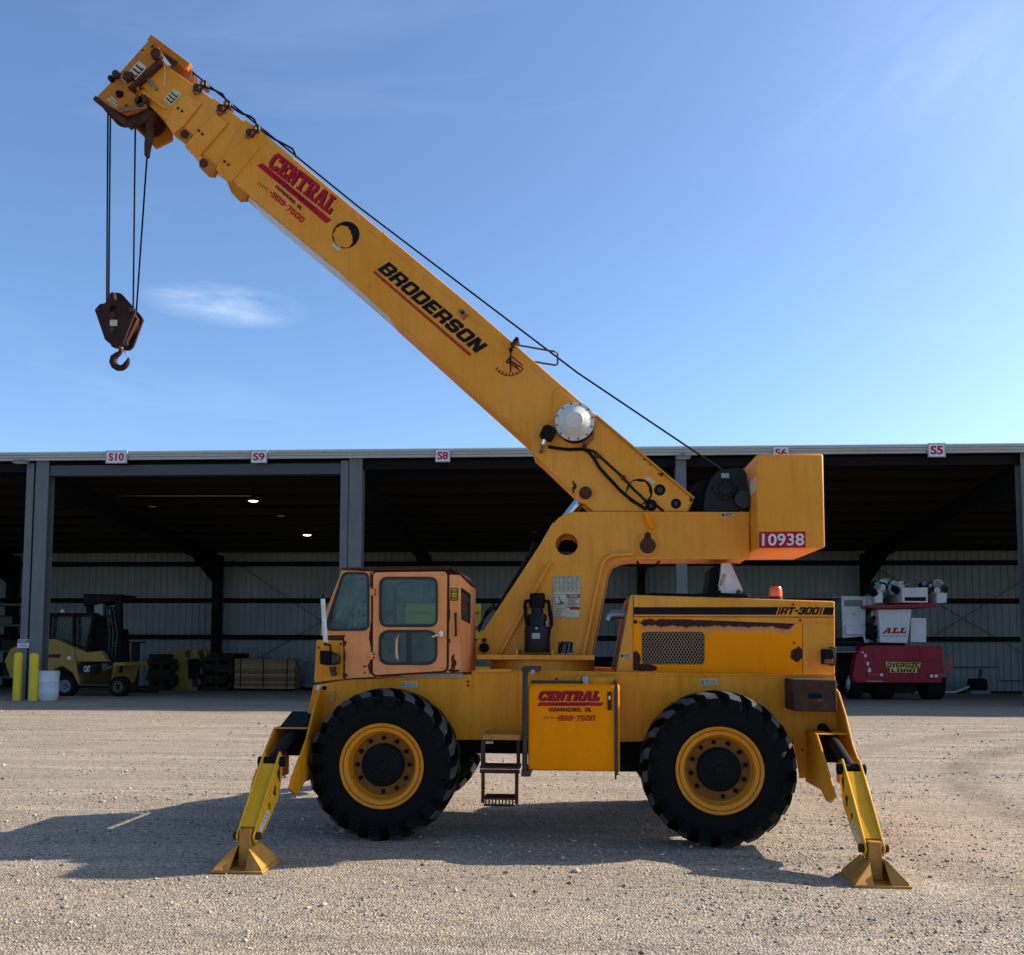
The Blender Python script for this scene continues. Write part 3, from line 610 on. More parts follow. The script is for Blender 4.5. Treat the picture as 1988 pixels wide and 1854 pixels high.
MB().box((xr_ - .02, YR + .004, rp[1].z), (xr_, YF, zr_)).build('rear_panel', M['cab'], cab)
# roof and windscreen side
xs = [p[0] for p in side]; ztop = side[1][1]
rA, rB = side[0], side[2]
roofm = MB(); k0 = [(rA[0] - .01, YA - .012, rA[1]), (rB[0] + .005, YA - .012, rB[1] - .004), (side[3][0] + .004, YA - .008, side[3][1]), (xr_ + .012, YR, zr_ + .006), (xr_ + .012, YF + .01, zr_ + .006),
      (side[3][0], YF + .01, side[3][1] + .008), (rB[0], YF + .01, rB[1]), (rA[0] - .01, YF + .01, rA[1])]
n = len(k0); up = [(x, y, z + .022) for x, y, z in k0]
roofm.add(k0 + up, [tuple(range(n, 2 * n)), tuple(range(n - 1, -1, -1))] + [(i, (i + 1) % n, (i + 1) % n + n, i + n) for i in range(n)])
roofm.build('cab_roof', M['rust'], cab, .004)
MB().strip(pp('K', [(640, 122), (1595, 112)], YA - .014), .018, YA - .016, YA - .002).build('gutter', M['rust'], cab)
wA, wB = side[0], side[9]; wC, wD = side[8], side[7]
ws = [(wC[0], YA + .03, wC[1]), (wC[0], YF - .03, wC[1]), (wA[0] + .01, YF - .03, wA[1] - .02), (wA[0] + .01, YA + .03, wA[1] - .02)]
fr = quad_panel(ws, .02); hl = rnd([(.08, .05), (.92, .05), (.92, .95), (.08, .95)], .06)
MB().prism([(0, 0), (1, 0), (1, 1), (0, 1)], 0, 1, [hl], fr).build('windscreen_frame', M['cab'], cab)
MB().prism(hl, .3, .7, fr=fr).build('windscreen', M['glass'], cab)
MB().box((wD[0], YA + .03, wD[1]), (side[6][0], YF - .03, wD[1] + .02)).build('cowl', M['cab'], cab)
MB().box((wC[0] - .005, YA + .03, wD[1] + .02), (wC[0] + .015, YF - .03, wC[1])).build('cowl_front', M['cab'], cab)
MB().box((side[6][0], YA + .031, side[5][1] + .01), (xr_ - .03, YF - .046, side[5][1] + .05)).build('cab_floor', M['liner'], cab)
# gaskets and panes
for outl, nm_, y0 in ((front_w, 'front', YA), (w_up, 'up', YA - .012), (w_lo, 'lo', YA - .012)):
    MB().prism(outl, y0 - .010, y0 + .03, [inset(outl, .021)]).build('window_gasket', M['gasket'], cab, .004)
    MB().prism(inset(outl, .018), y0 + .006, y0 + .012).build('window_pane', M['glass'], cab)
for outl in (inset(front_w, .01), w_up):
    MB().prism(inset(outl, -.004), YF - .055, YF + .006, [inset(outl, .02)]).build('window_gasket', M['gasket'], cab)
    MB().prism(inset(outl, .018), YF - .018, YF - .012).build('window_pane', M['glass'], cab)
(xa, za), (xb, zb_) = pp('K', [(1086, 850), (1126, 1250)], YA - .012)
MB().box((xa, YA - .018, zb_ + .012), (xb, YA + .004, za - .012)).build('window_mullion', M['gasket'], cab)
MB().prism(inset(door_o, -.021), YA + .004, YA + .024, [inset(door_o, .03)]).build('door_seal', M['rust'], cab)
door = MB().prism(door_o, YA - .014, YA + .012, [w_up, w_lo]).build('door', M['cab'], cab, .004)
for (x0, y0), (x1, y1) in (((650, 350), (732, 432)), ((640, 1105), (717, 1190))):
    P = pp('K', [(x0, y0), (x1, y1)], YA - .016)
    h_ = MB().box((P[0][0], YA - .032, P[1][1]), (P[1][0], YA - .013, P[0][1])).build('hinge', M['cab'], cab, .004)
    for dz in (.25, .75):
        zz_ = P[1][1] + (P[0][1] - P[1][1]) * dz; MB().cyl((P[1][0] - .014, YA - .040, zz_), (P[1][0] - .014, YA - .031, zz_), .009, 8).build('hinge_bolt', M['rust'], cab)
a, b_ = PY('K', 1490, 885, YA - .055), PY('K', 1380, 922, YA - .075)
MB().cyl((a.x, YA - .012, a.z), (a.x, YA - .05, a.z), .024, 14).tube([a, a.lerp(b_, .5), b_], [.013, .012, .010], 8).cyl((a.x, YA - .05, a.z), (a.x, YA - .065, a.z), .016, 12).build('door_handle', M['chrome'], cab)
MB().tube([PY('K', 1663, 645, YA), PY('K', 1663, 648, YA - .045), PY('K', 1668, 900, YA - .045), PY('K', 1668, 903, YA)], .011, 8).build('grab_handle', M['rust'], cab)
sheet('K', [(1605, 342), (1695, 342), (1693, 490), (1604, 490)], YA, 'notice_label', M['ink'], cab, r=.008)
mb = MB()
for k, (yy_, h_) in enumerate(((352, 10), (370, 6), (385, 6), (402, 18), (432, 14), (458, 6), (472, 6))):
    P = pp('K', [(1618, yy_), (1682, yy_ + h_)], YA); mb.box((P[0][0], YA - .0055, P[1][1]), (P[1][0], YA - .0035, P[0][1]))
mb.build('notice_print', M['signyellow'], cab)
for i, (x, y, rx, ry) in enumerate(((240, 925, 110, 22), (345, 1000, 22, 40), (345, 1200, 10, 130), (350, 1380, 28, 28), (660, 240, 14, 90), (655, 900, 14, 130), (650, 1280, 22, 80), (1640, 1230, 30, 90), (1600, 140, 22, 40), (1590, 620, 9, 150), (1590, 970, 14, 24), (585, 1272, 16, 14), (585, 1350, 12, 10), (850, 1385, 160, 9), (1640, 1325, 70, 20), (1665, 660, 14, 26))):
    if y > 1376 and x > 500: yq = YA
    P = PY('K', x, y, YA); s_ = abs(PY('K', x + 100, y, YA).x - P.x) / 100
    MB().prism(blob(P.x, P.z, rx * s_, ry * s_, 30, .5, i), YA + .001, YA - .0025).build('rust_patch', M['rust'], cab)
for i, (x, y, rr_) in enumerate(((1507, 183, 8), (1507, 1292, 8), (905, 240, 4))):
    P = PY('K', x, y, YA - .014); MB().cyl((P.x, YA - .020, P.z), (P.x, YA - .012, P.z), rr_ * .0008, 10).build('door_bolt', M['rust'], cab)
# inside the cab
xm = (door_o[0][0] + xr_) / 2 - .18; zf = side[5][1] + .05
MB().box((xm - .05, YA + .16, zf), (xm + .36, YA + .62, zf + .36)).build('seat_base', M['seat'], cab, .03)
MB().box((xm - .10, YA + .14, zf + .36), (xm + .36, YA + .64, zf + .46)).build('seat_cushion', M['seat'], cab, .04)
MB().prism([(xm + .30, zf + .44), (xm + .40, zf + .44), (xm + .46, zf + .78), (xm + .36, zf + .78)], YA + .18, YA + .60).build('seat_back', M['seat'], cab, .03)
xd = side[6][0]
MB().prism([(xd - .2, zf), (xd + .05, zf), (xd + .12, zf + .34), (xd - .02, zf + .44), (xd - .2, zf + .40)], YA + .08, YF - .08).build('dashboard', M['seat'], cab, .02)
c0 = Vector((xd + .22, YA + .38, zf + .50)); tilt = Vector((-.5, 0, .86))
MB().tube([c0 + (Vector((0, 1, 0)) * math.cos(t_) + Vector((.86, 0, .5)) * math.sin(t_)) * .19 for t_ in np.linspace(0, 2 * math.pi, 25)], .014, 8).cyl(c0, c0 - tilt * .35 + Vector((-.05, 0, 0)), .022, 8).tube([c0 - Vector((0, .19, 0)), c0 + Vector((0, .19, 0))], .012, 6).build('steering_wheel', M['matt'], cab)
for k in range(5):
    q = Vector((xd + .03 + .03 * k, YA + .14 + .08 * k, zf + .36)); MB().tube([q, q + Vector((.02, 0, .16 + .03 * (k % 2)))], [.007, .007], 6).cyl(q + Vector((.02, 0, .16)), q + Vector((.024, 0, .20 + .03 * (k % 2))), .016, 8).build('control_lever', M['matt'], cab)
MB().tube([PY('K', 590, 250, -.35), PY('K', 420, 560, -.35), PY('K', 330, 760, -.35)], .035, 8).build('inner_duct', M['liner'], cab)
MB().box((xd + .02, -.30, zf + .42), (xd + .16, -.18, zf + .66)).build('load_monitor', M['cream'], cab, .01)

# ---- wheels
RT = .664
def tyre_mesh():
    mb = MB()
    mb.lathe([(.355, -.20), (.40, -.222), (.47, -.236), (.52, -.233), (.56, -.212), (.588, -.15), (.596, 0), (.588, .15), (.56, .212), (.52, .233), (.47, .236), (.40, .222), (.355, .20), (.355, -.20)], n=72)
    nl = 20
    for sgn in (-1, 1):
        for i in range(nl):
            t0 = 2 * math.pi * (i + (.5 if sgn > 0 else 0)) / nl; secs = []
            for (tt, yv, rb, rt, hw) in ((0, .237, .49, .500, .052), (.03, .248, .51, .548, .070), (.09, .236, .53, .610, .078), (.20, .190, .55, .646, .074), (.55, .08, .565, RT, .062), (1, -.02, .58, RT - .002, .050)):
                th = t0 + .30 * tt + .03 * math.sin(i * 2.3) * tt; y = sgn * yv
                secs.append([(rq * math.cos(th + d_), y, rq * math.sin(th + d_)) for rq, d_ in ((rb, -hw * 1.25), (rt, -hw), (rt, hw), (rb, hw * 1.25))])
            vs0 = [p for s_ in secs for p in s_]; m_ = len(secs)
            fs = [(4 * k + a, 4 * k + (a + 1) % 4, 4 * k + 4 + (a + 1) % 4, 4 * k + 4 + a) for k in range(m_ - 1) for a in range(4)] + [(0, 1, 2, 3), (4 * m_ - 1, 4 * m_ - 2, 4 * m_ - 3, 4 * m_ - 4)]
            mb.add(vs0, fs)
    return mb
tyre_me = tyre_mesh().mesh('tyre', M['rubber'], 40)
t_ = M['rubber'].node_tree; b_ = t_.nodes['Principled BSDF']
# dust sits on the tread faces, away from the axle
co_ = coord(t_); sx = t_.nodes.new('ShaderNodeSeparateXYZ'); t_.links.new(co_, sx.inputs[0]); cx_ = t_.nodes.new('ShaderNodeCombineXYZ')
t_.links.new(sx.outputs[0], cx_.inputs[0]); t_.links.new(sx.outputs[2], cx_.inputs[2]); ln = t_.nodes.new('ShaderNodeVectorMath'); ln.operation = 'LENGTH'; t_.links.new(cx_.outputs[0], ln.inputs[0])
old = b_.inputs['Base Color'].links[0].from_socket
dm = t_.nodes.new('ShaderNodeMath'); dm.operation = 'MULTIPLY'
nrm_ = t_.nodes.new('ShaderNodeVectorMath'); nrm_.operation = 'NORMALIZE'; t_.links.new(cx_.outputs[0], nrm_.inputs[0])
dt_ = t_.nodes.new('ShaderNodeVectorMath'); dt_.operation = 'DOT_PRODUCT'; t_.links.new(nrm_.outputs[0], dt_.inputs[0]); t_.links.new(coord(t_, 'Normal'), dt_.inputs[1])
both = t_.nodes.new('ShaderNodeMath'); both.operation = 'MULTIPLY'; t_.links.new(rampf(t_, ln.outputs['Value'], .575, .610), both.inputs[0]); t_.links.new(rampf(t_, dt_.outputs['Value'], .45, .85), both.inputs[1])
t_.links.new(both.outputs[0], dm.inputs[0])
t_.links.new(rampf(t_, noise(t_, co_, 6, 6, .7), .3, .7, .25, 1), dm.inputs[1])
t_.links.new(mixc(t_, dm.outputs[0], old, (.105, .10, .09)), b_.inputs['Base Color'])
rim_me = MB().lathe([(.0, -.10), (.27, -.10), (.285, -.115), (.292, -.19), (.30, -.205), (.325, -.212), (.345, -.214), (.362, -.226), (.370, -.222), (.368, -.19), (.30, .19), (.2, .2), (0, .2)], n=56).mesh('wheel', M['rimpaint'], 30)
dish_me = MB().lathe([(.17, -.1005), (.286, -.1005), (.283, -.103), (.17, -.103)], n=48).mesh('wheel_disc', M['rimdark'])
hub_me = MB().lathe([(0, -.222), (.04, -.222), (.046, -.206), (.10, -.204), (.104, -.198), (.140, -.196), (.146, -.186), (.170, -.182), (.178, -.165), (.186, -.16), (.186, -.10)], n=40).mesh('hub', M['matt'], 30)
nut_me = MB().cyl((0, -.10, 0), (0, -.128, 0), .020, 6).cyl((0, -.128, 0), (0, -.14, 0), .011, 8).mesh('wheel_nut', M['matt'])
ring_me = MB().lathe([(.333, -.2145), (.337, -.218), (.341, -.2155)], n=56).mesh('lock_ring', M['rimdark'])
wx = (PY('d', 744, 1483, -1.1).x, PY('d', 1395, 1493, -1.1).x); wheels = []
for k, (x, y, rz_, steer) in enumerate(((wx[0], -.985, 0, .03), (wx[1], -.985, 0, -.02), (wx[0], .985, math.pi, .03), (wx[1], .985, math.pi, -.02))):
    w = bpy.data.objects.new('wheel', rim_me); COL.objects.link(w); w.parent = crane; w.location = (x, y, RT - .012); w.rotation_euler = (0, (.4 + k * 1.3) if k < 2 else 0, 0)
    w.rotation_euler = (0, 0, rz_ + steer)
    for nm_, me_ in (('tyre', tyre_me), ('wheel_disc', dish_me), ('hub', hub_me), ('lock_ring', ring_me)):
        o = bpy.data.objects.new(nm_, me_); link(o, w)
        if nm_ == 'tyre': o.rotation_euler = (0, .13 * (k + 1), 0)
    for j in range(12):
        t0 = 2 * math.pi * (j + .3 * k) / 12
        if j == 8 and k < 2: continue
        o = bpy.data.objects.new('wheel_nut', nut_me); link(o, w); o.location = (.232 * math.cos(t0), 0, .232 * math.sin(t0))
for x in wx:
    axl = MB().cyl((x, -.84, .65), (x, .84, .65), .095, 18).lathe([(0, -.25), (.14, -.22), (.21, -.1), (.22, 0), (.21, .1), (.14, .22), (0, .25)], (x, .05, .65), n=24).box((x - .11, -.52, .6), (x + .11, -.36, zc0 + .05)).box((x - .11, .36, .6), (x + .11, .52, zc0 + .05))
    axl.build('axle', M['matt'], crane)

# ---- side tank
YT = -1.15
(xa, za), (xb, zb2) = pp('D', [(1377, 797), (1922, 1320)], YT)
tank = MB().prism(rnd([(YT, zb2), (YC - .001, zb2), (YC - .001, za), (YT, za)], [.03, 0, .02, .075], 6), xa, xb, fr=lambda a, b_, c_: (c_, a, b_)).build('side_tank', M['amber'], crane, .012)
sheet('D', [(1848, 843), (1873, 843), (1873, 952), (1848, 952)], YT, 'tank_latch', M['rust'], tank, .016)
sheet('D', [(1855, 868), (1866, 868), (1866, 890), (1855, 890)], YT - .016, 'latch_button', M['chrome'], tank, .006)
a, b_ = pp('D', [(1888, 800), (1912, 1340)], YT - .014)
MB().box((a[0], YT - .016, b_[1]), (b_[0], YT - .002, a[1] + .01)).box((a[0], YT - .016, a[1] + .01), (b_[0], YC, a[1] + .02)).build('tank_strap', M['darksteel'], tank, .003)
q = PY('D', 1897, 1350, YT - .01); MB().cyl((q.x, q.y, q.z + .03), (q.x, q.y, q.z - .02), .008, 6).build('strap_bolt', M['rust'], tank)
a, b_ = PY('D', 1359, 718, YT - .01), PY('D', 1357, 1345, YT - .01)
MB().cyl(a, b_, .024, 14).build('guard_post', M['black'], tank)
MB().box((a.x - .03, YT - .02, a.z - .01), (a.x + .12, YC, a.z + .03)).build('post_bracket', M['darksteel'], tank, .004)
MB().box((b_.x - .03, YT - .04, b_.z), (b_.x + .05, YC, b_.z + .05)).build('post_bracket', M['darksteel'], tank, .004)
p = PY('D', 1405, 724, YT - .02); MB().cyl((p.x, YT - .035, p.z), (p.x, YT, p.z), .02, 12).build('bracket_bolt', M['steel'], tank)
p = PY('D', 1715, 770, -1.0); MB().cyl((p.x, -1.0, za - .01), (p.x, -1.0, p.z + .03), .035, 14).build('filler_cap', M['steel'], tank, .004)
a, b_ = pp('D', [(1395, 786), (1690, 798)], -1.0); MB().box((a[0], -1.05, za - .005), (b_[0], -.9, a[1] + .012)).build('tank_pad', M['darksteel'], tank)
a, b_ = pp('D', [(1660, 745), (1880, 800)], -.95); MB().box((a[0], -.98, za - .005), (b_[0], -.80, za + .05)).build('pipe_bracket', M['chassis'], tank, .01)
def central(zk, Y, bl, br, tl, bar, ham, pre, tel, par):
    letters(SLB, 'CENTRAL', *[(a + .011, b_ - .008) for a, b_ in pp(zk, [bl, br, tl], Y)], Y, .0042, 'logo_shadow', M['dred'], par, .4)
    letters(SLB, 'CENTRAL', *pp(zk, [bl, br, tl], Y), Y, .0062, 'logo_lettering', M['red'], par, .4)
    P = pp(zk, bar, Y); MB().prism(P, Y + .001, Y - .004).build('logo_bar', M['red'], par)
    # worn small print on the bar: only broken strokes are left
    o = Vector(P[0]); ex = Vector(P[1]) - o; ey = Vector(P[3]) - o; mb = MB(); gk = random.Random(5); x = .22
    while x < .78:
        w_ = gk.uniform(.008, .02); h0 = gk.uniform(.15, .35); h1 = gk.uniform(.6, .85)
        qd = [o + ex * x + ey * h0, o + ex * (x + w_) + ey * h0, o + ex * (x + w_) + ey * h1, o + ex * x + ey * h1]
        mb.prism([(v.x, v.y) for v in qd], Y - .0045, Y - .006); x += w_ + gk.uniform(.006, .02)
    mb.build('logo_small_print', M['dred'], par)
    letters(BLK, 'HAMMOND, IN.', *pp(zk, ham, Y), Y, .0035, 'town_lettering', M['dred'], par, 2.0)
    ptext(zk, '(219)', *pre, Y, 'phone_prefix', M['dred'], par, bold=0)
    letters(BLK, '-989-7500', *pp(zk, tel, Y), Y, .0035, 'phone_lettering', M['red'], par, 1.4)
central('D', YT, (1430, 893), (1790, 893), (1450, 838), [(1445, 906), (1826, 906), (1812, 928), (1428, 928)],
        ((1500, 962), (1757, 962), (1500, 938)), ((1470, 1008), (1530, 1008), (1470, 990)), ((1536, 1016), (1770, 1016), (1544, 984)), tank)

# ---- step ladder
YS = -1.12
def sbox(mb, p, q, d=.05, Y=YS, zk='D'):
    a, b_ = pp(zk, [p, q], Y); return mb.box((a[0], Y, b_[1]), (b_[0], Y + d, a[1]))
lad = MB(); sbox(lad, (1105, 1097), (1335, 1132), .36); lad = lad.build('step_ladder', M['padpaint'], crane, .005)
for p_, q_, d_ in (((1096, 1132), (1120, 1290), .05), ((1308, 1132), (1328, 1290), .05), ((1098, 1328), (1117, 1505), .03), ((1298, 1328), (1318, 1512), .03)): sbox(MB(), p_, q_, d_).build('ladder_rail', M['rust'], lad, .004)
r_ = MB(); sbox(r_, (1089, 1286), (1326, 1304), .24); sbox(r_, (1089, 1304), (1326, 1331), .02); r_.build('ladder_tread', M['rust'], lad, .003)
r_ = MB(); sbox(r_, (1112, 1472), (1300, 1488), .22); sbox(r_, (1112, 1512), (1296, 1527), .03)
for k in range(9): sbox(r_, (1120 + k * 20, 1488), (1128 + k * 20, 1512), .02)
r_.build('ladder_tread', M['rust'], lad, .002)
sheet('D', [(1125, 1137), (1170, 1137), (1170, 1152), (1125, 1152)], YS + .2, 'warning_label', M['white'], lad)

# ---- hood
YH = -.62
ho = pp('C', [(764, 1318), (1978, 1356), (1980, 1790), (678, 1780)], YH)
hood = MB().prism(ho, YH, -YH).build('engine_hood', M['yellow'], crane, .012)
dpan = pp('C', [(781, 1452), (1783, 1492), (1783, 1787), (779, 1781)], YH)
gr = rnd(pp('C', [(830, 1538), (1203, 1538), (1203, 1732), (830, 1732)], YH), .04)
hdoor = MB().prism(dpan, YH - .008, YH + .001, [gr]).build('hood_door', M['amber'], hood, .003)
MB().prism(gr, YH - .0015, YH - .0005).build('grille_backing', M['matt'], hood)
mb = MB(); x0, x1 = min(p[0] for p in gr), max(p[0] for p in gr); z0, z1 = min(p[1] for p in gr), max(p[1] for p in gr)
dx, dz = .0285, .046
def clip(a, b_):
    t0, t1 = 0, 1
    for ax_ in (0, 1):
        lo, hi = ((x0 + .002, x1 - .002), (z0 + .002, z1 - .002))[ax_]; d_ = b_[ax_] - a[ax_]
        ta, tb = (lo - a[ax_]) / d_, (hi - a[ax_]) / d_
        if ta > tb: ta, tb = tb, ta
        t0, t1 = max(t0, ta), min(t1, tb)
    return None if t1 - t0 < .02 else ((a[0] + (b_[0] - a[0]) * t0, a[1] + (b_[1] - a[1]) * t0), (a[0] + (b_[0] - a[0]) * t1, a[1] + (b_[1] - a[1]) * t1))
hh = z1 - z0
for i in range(-12, 50):
    for sg in (1, -1):
        bx = x0 + i * dx; a = (bx, z0); b_ = (bx + sg * hh * dx / dz, z1); q = clip(a, b_)
        if q: mb.strip(list(q), .0034, YH - .0075 + (.001 if sg > 0 else 0), YH - .0045 + (.001 if sg > 0 else 0))
mb.build('grille_mesh', M['darksteel'], hood, kind='stuff', label='worn expanded metal grille over the radiator intake')
M['grille'] = worn('grille_worn_paint', (.50, .33, .20), (.40, .25, .15), .05, .6); bpy.data.objects['grille_mesh'].data.materials[0] = M['grille']
sheet('C', [(782, 1392), (1641, 1391), (1626, 1437), (782, 1435)], YH, 'side_stripe', M['ink'], hood)
sheet('C', [(1917, 1393), (1974, 1394), (1964, 1438), (1904, 1436)], YH, 'side_stripe', M['ink'], hood)
sheet('C', [(1650, 1391), (1660, 1391), (1645, 1437), (1635, 1437)], YH, 'stripe_slash', M['ink'], hood)
sheet('C', [(1898, 1392), (1908, 1392), (1894, 1437), (1884, 1437)], YH, 'stripe_slash', M['ink'], hood)
sheet('C', [(782, 1445), (1974, 1449), (1974, 1454), (782, 1450)], YH, 'pin_line', M['redline'], hood)
letters(BLK, 'RT-300', *pp('C', [(1652, 1434), (1874, 1435), (1668, 1392)], YH), YH, .004, 'model_lettering', M['ink'], hood, 1.2, .0015)
# rust on the hood
def rag(zk, x0, x1, yt, yb, jt, seed, Y, name, mt, par, th=.003, n=44):
    g_ = random.Random(seed); T = []; Bq = []; a = b_ = 0
    for i in range(n + 1):
        f = i / n; x = x0 + (x1 - x0) * f; a = a * .6 + g_.uniform(-jt, jt) * .6; b_ = b_ * .6 + g_.uniform(-jt, jt) * .9; en = min(1, 6 * f, 6 * (1 - f)) ** .5
        mid = (yt + yb) / 2; T.append((x, mid + (yt - mid) * en + a * en)); Bq.append((x, mid + (yb - mid) * en + b_ * en))
    return sheet(zk, T + Bq[::-1], Y, name, mt, par, th)
m, t, b = nm('rust_stained_amber_paint'); co_ = coord(t); sxyz = t.nodes.new('ShaderNodeSeparateXYZ'); t.links.new(co_, sxyz.inputs[0])
def tm(op, a, b_=None):
    n = t.nodes.new('ShaderNodeMath'); n.operation = op
    for i, v in enumerate((a, b_)):
        if v is None: continue
        if hasattr(v, 'node'): t.links.new(v, n.inputs[i])
        else: n.inputs[i].default_value = v
    return n.outputs[0]
(ra, rza), (rb, rzb) = pp('C', [(812, 1484), (1742, 1488)], YH - .008); px1 = abs(pp('C', [(1000, 1500)], YH)[0][0] - pp('C', [(1001, 1500)], YH)[0][0])
slope = (rzb - rza) / (rb - ra)
vv_ = tm('SUBTRACT', tm('SUBTRACT', sxyz.outputs[2], rza), tm('MULTIPLY', tm('SUBTRACT', sxyz.outputs[0], ra), slope))
nz1 = noise(t, mapn(t, co_, (1, 1, .6)), 9, 8, .7, .5); nz2 = noise(t, co_, 30, 6, .7); nz3 = noise(t, mapn(t, co_, (10, 10, 1.2)), 2.0, 6, .65)
endm = tm('ADD', rampf(t, sxyz.outputs[0], ra - .03, ra + .05, 1.2, 0), rampf(t, sxyz.outputs[0], rb - .05, rb + .03, 0, 1.2))
wob = tm('MULTIPLY', tm('SUBTRACT', nz1, .5), 2.4); dn = tm('DIVIDE', tm('ABSOLUTE', vv_), 27 * px1); fu = tm('ADD', tm('ADD', dn, wob), endm)
core = rampf(t, tm('ADD', fu, tm('MULTIPLY', tm('SUBTRACT', nz2, .5), .5)), .72, 1.05, 1, 0)
dn2 = tm('DIVIDE', tm('ABSOLUTE', tm('ADD', vv_, 16 * px1)), 36 * px1); halo = rampf(t, tm('ADD', tm('ADD', dn2, tm('MULTIPLY', wob, .8)), endm), .5, 1.25, .75, 0)
def spot(x, y, rx, rz_):
    (cx_, cz_), = pp('C', [(x, y)], YH - .008); ax_ = tm('DIVIDE', tm('SUBTRACT', sxyz.outputs[0], cx_), rx * px1); az_ = tm('DIVIDE', tm('SUBTRACT', sxyz.outputs[2], cz_), rz_ * px1)
    return rampf(t, tm('ADD', tm('SQRT', tm('ADD', tm('MULTIPLY', ax_, ax_), tm('MULTIPLY', az_, az_))), tm('MULTIPLY', tm('SUBTRACT', nz1, .5), 1.5)), .88, 1.0, 1, 0)
sp_m = tm('MAXIMUM', tm('MAXIMUM', spot(788, 1700, 44, 46), spot(845, 1752, 72, 26)), tm('MAXIMUM', spot(1752, 1675, 44, 48), spot(790, 1480, 16, 14)))
cc_ = mixc(t, rampf(t, noise(t, co_, 1.8, 6), .32, .68), (.88, .25, .0), (.92, .275, .0))
cc_ = mixc(t, rampf(t, nz3, .5, .85, 0, .28), cc_, (.32, .10, .005))
cc_ = mixc(t, halo, cc_, mixc(t, nz2, (.34, .16, .10), (.52, .27, .15)))
rusty = mixc(t, rampf(t, nz2, .3, .7), (.030, .013, .009), (.075, .032, .020))
allr = tm('MAXIMUM', core, sp_m); cc_ = mixc(t, allr, cc_, rusty)
t.links.new(cc_, b.inputs['Base Color']); t.links.new(rampf(t, allr, 0, 1, .45, .9), b.inputs['Roughness']); b.inputs['Specular IOR Level'].default_value = .06
t.links.new(bump(t, tm('ADD', tm('MULTIPLY', allr, tm('MULTIPLY', nz2, .8)), tm('MULTIPLY', nz2, .06)), .5, .006), b.inputs['Normal'])
hdoor.data.materials[0] = m
for x, y in ((795, 1472), (1772, 1470), (1735, 1604), (1730, 1376)):
    p = PY('C', x, y, YH - .008); MB().cyl((p.x, YH - .014, p.z), (p.x, YH, p.z), .010, 8).build('hood_bolt', M['rust'], hood)
def minilabel(zk, x0, y0, x1, y1, Y, par, nm_='warning_label', mt=None):
    sheet(zk, [(x0, y0), (x1, y0), (x1, y1), (x0, y1)], Y, nm_, mt or M['cream'], par)
    (a, za_), (b_, zb_) = pp(zk, [(x0, y0), (x1, y1)], Y); mb = MB(); w_, h_ = b_ - a, za_ - zb_
    mb.box((a + w_ * .06, Y - .0055, zb_ + h_ * .18), (a + w_ * .26, Y - .0035, zb_ + h_ * .8))
    for k in range(3): mb.box((a + w_ * .34, Y - .0055, zb_ + h_ * (.15 + k * .28)), (a + w_ * (.92 - .1 * (k % 2)), Y - .0035, zb_ + h_ * (.28 + k * .28)))
    mb.build('label_print', M['rust'], par)
minilabel('C', 703, 1667, 771, 1694, YH, hood)
for x, y0, y1 in ((781, 1325, 1780), (1785, 1492, 1788)):
    a, b_ = pp('C', [(x, y0), (x, y1)], YH); MB().strip([a, b_], .006, YH - .003, YH).build('panel_seam', M['rust'], hood)
a, b_ = pp('C', [(1785, 1487), (1976, 1487)], YH); MB().strip([a, b_], .006, YH - .006, YH).build('panel_lip', M['yellow'], hood)
# tail lamp
P = pp('C', [(1906, 1640), (1972, 1640), (1972, 1732), (1906, 1732)], YH - .08)
tl = MB().prism(P, YH - .10, YH).build('tail_lamp', M['matt'], crane, .012)
P = pp('C', [(1915, 1700), (1968, 1700), (1968, 1728), (1915, 1728)], YH - .104); MB().prism(rnd(P, .01), YH - .108, YH - .09).build('lamp_lens', M['tail'], tl, .004)
P = pp('C', [(1950, 1628), (1982, 1628), (1982, 1740), (1950, 1740)], YH - .03); MB().prism(P, YH - .05, YH + .2).build('lamp_guard', M['darksteel'], tl, .006)
# beacon
p = PY('C', 1626, 1342, -.35); zh_ = ho[0][1] + (ho[1][1] - ho[0][1]) * ((p.x - ho[0][0]) / (ho[1][0] - ho[0][0]))
bc = MB().lathe([(.0, zh_ - .01), (.066, zh_ - .01), (.066, zh_ + .03), (.055, zh_ + .04), (0, zh_ + .04)], (p.x, -.35, 0), 'z', 24).build('beacon_base', M['black'], crane)
zq = PY('C', 1626, 1268, -.35).z
MB().lathe([(.062, zh_ + .04), (.062, zq - .05), (.058, zq - .02), (.048, zq - .004), (0, zq)], (p.x, -.35, 0), 'z', 24).build('beacon_lens', M['beacon'], bc)
# exhaust
pa, pb, pc = PY('C', 745, 1437, -.25), PY('C', 655, 1437, -.25), PY('C', 634, 1472, -.25)
ex = MB().tube([pa, pb + Vector((.03, 0, 0)), pb, pb + (pc - pb) * .35 + Vector((-.012, 0, .01)), pc], .042, 16, False).build('exhaust_pipe', M['steel'], crane)
MB().tube([pb + (pc - pb) * .3, pc + Vector((0, 0, .003))], .034, 12).build('exhaust_bore', M['matt'], ex)
# ladder-like front face of the hood in brown
P = [(ho[0][0] - .008, ho[0][1] - .01), (ho[3][0] - .008, ho[3][1] + .01), (ho[3][0], ho[3][1] + .01), (ho[0][0], ho[0][1] - .01)]
MB().prism(P, YH + .02, -YH - .02).build('radiator_face', M['rustpale'], hood)
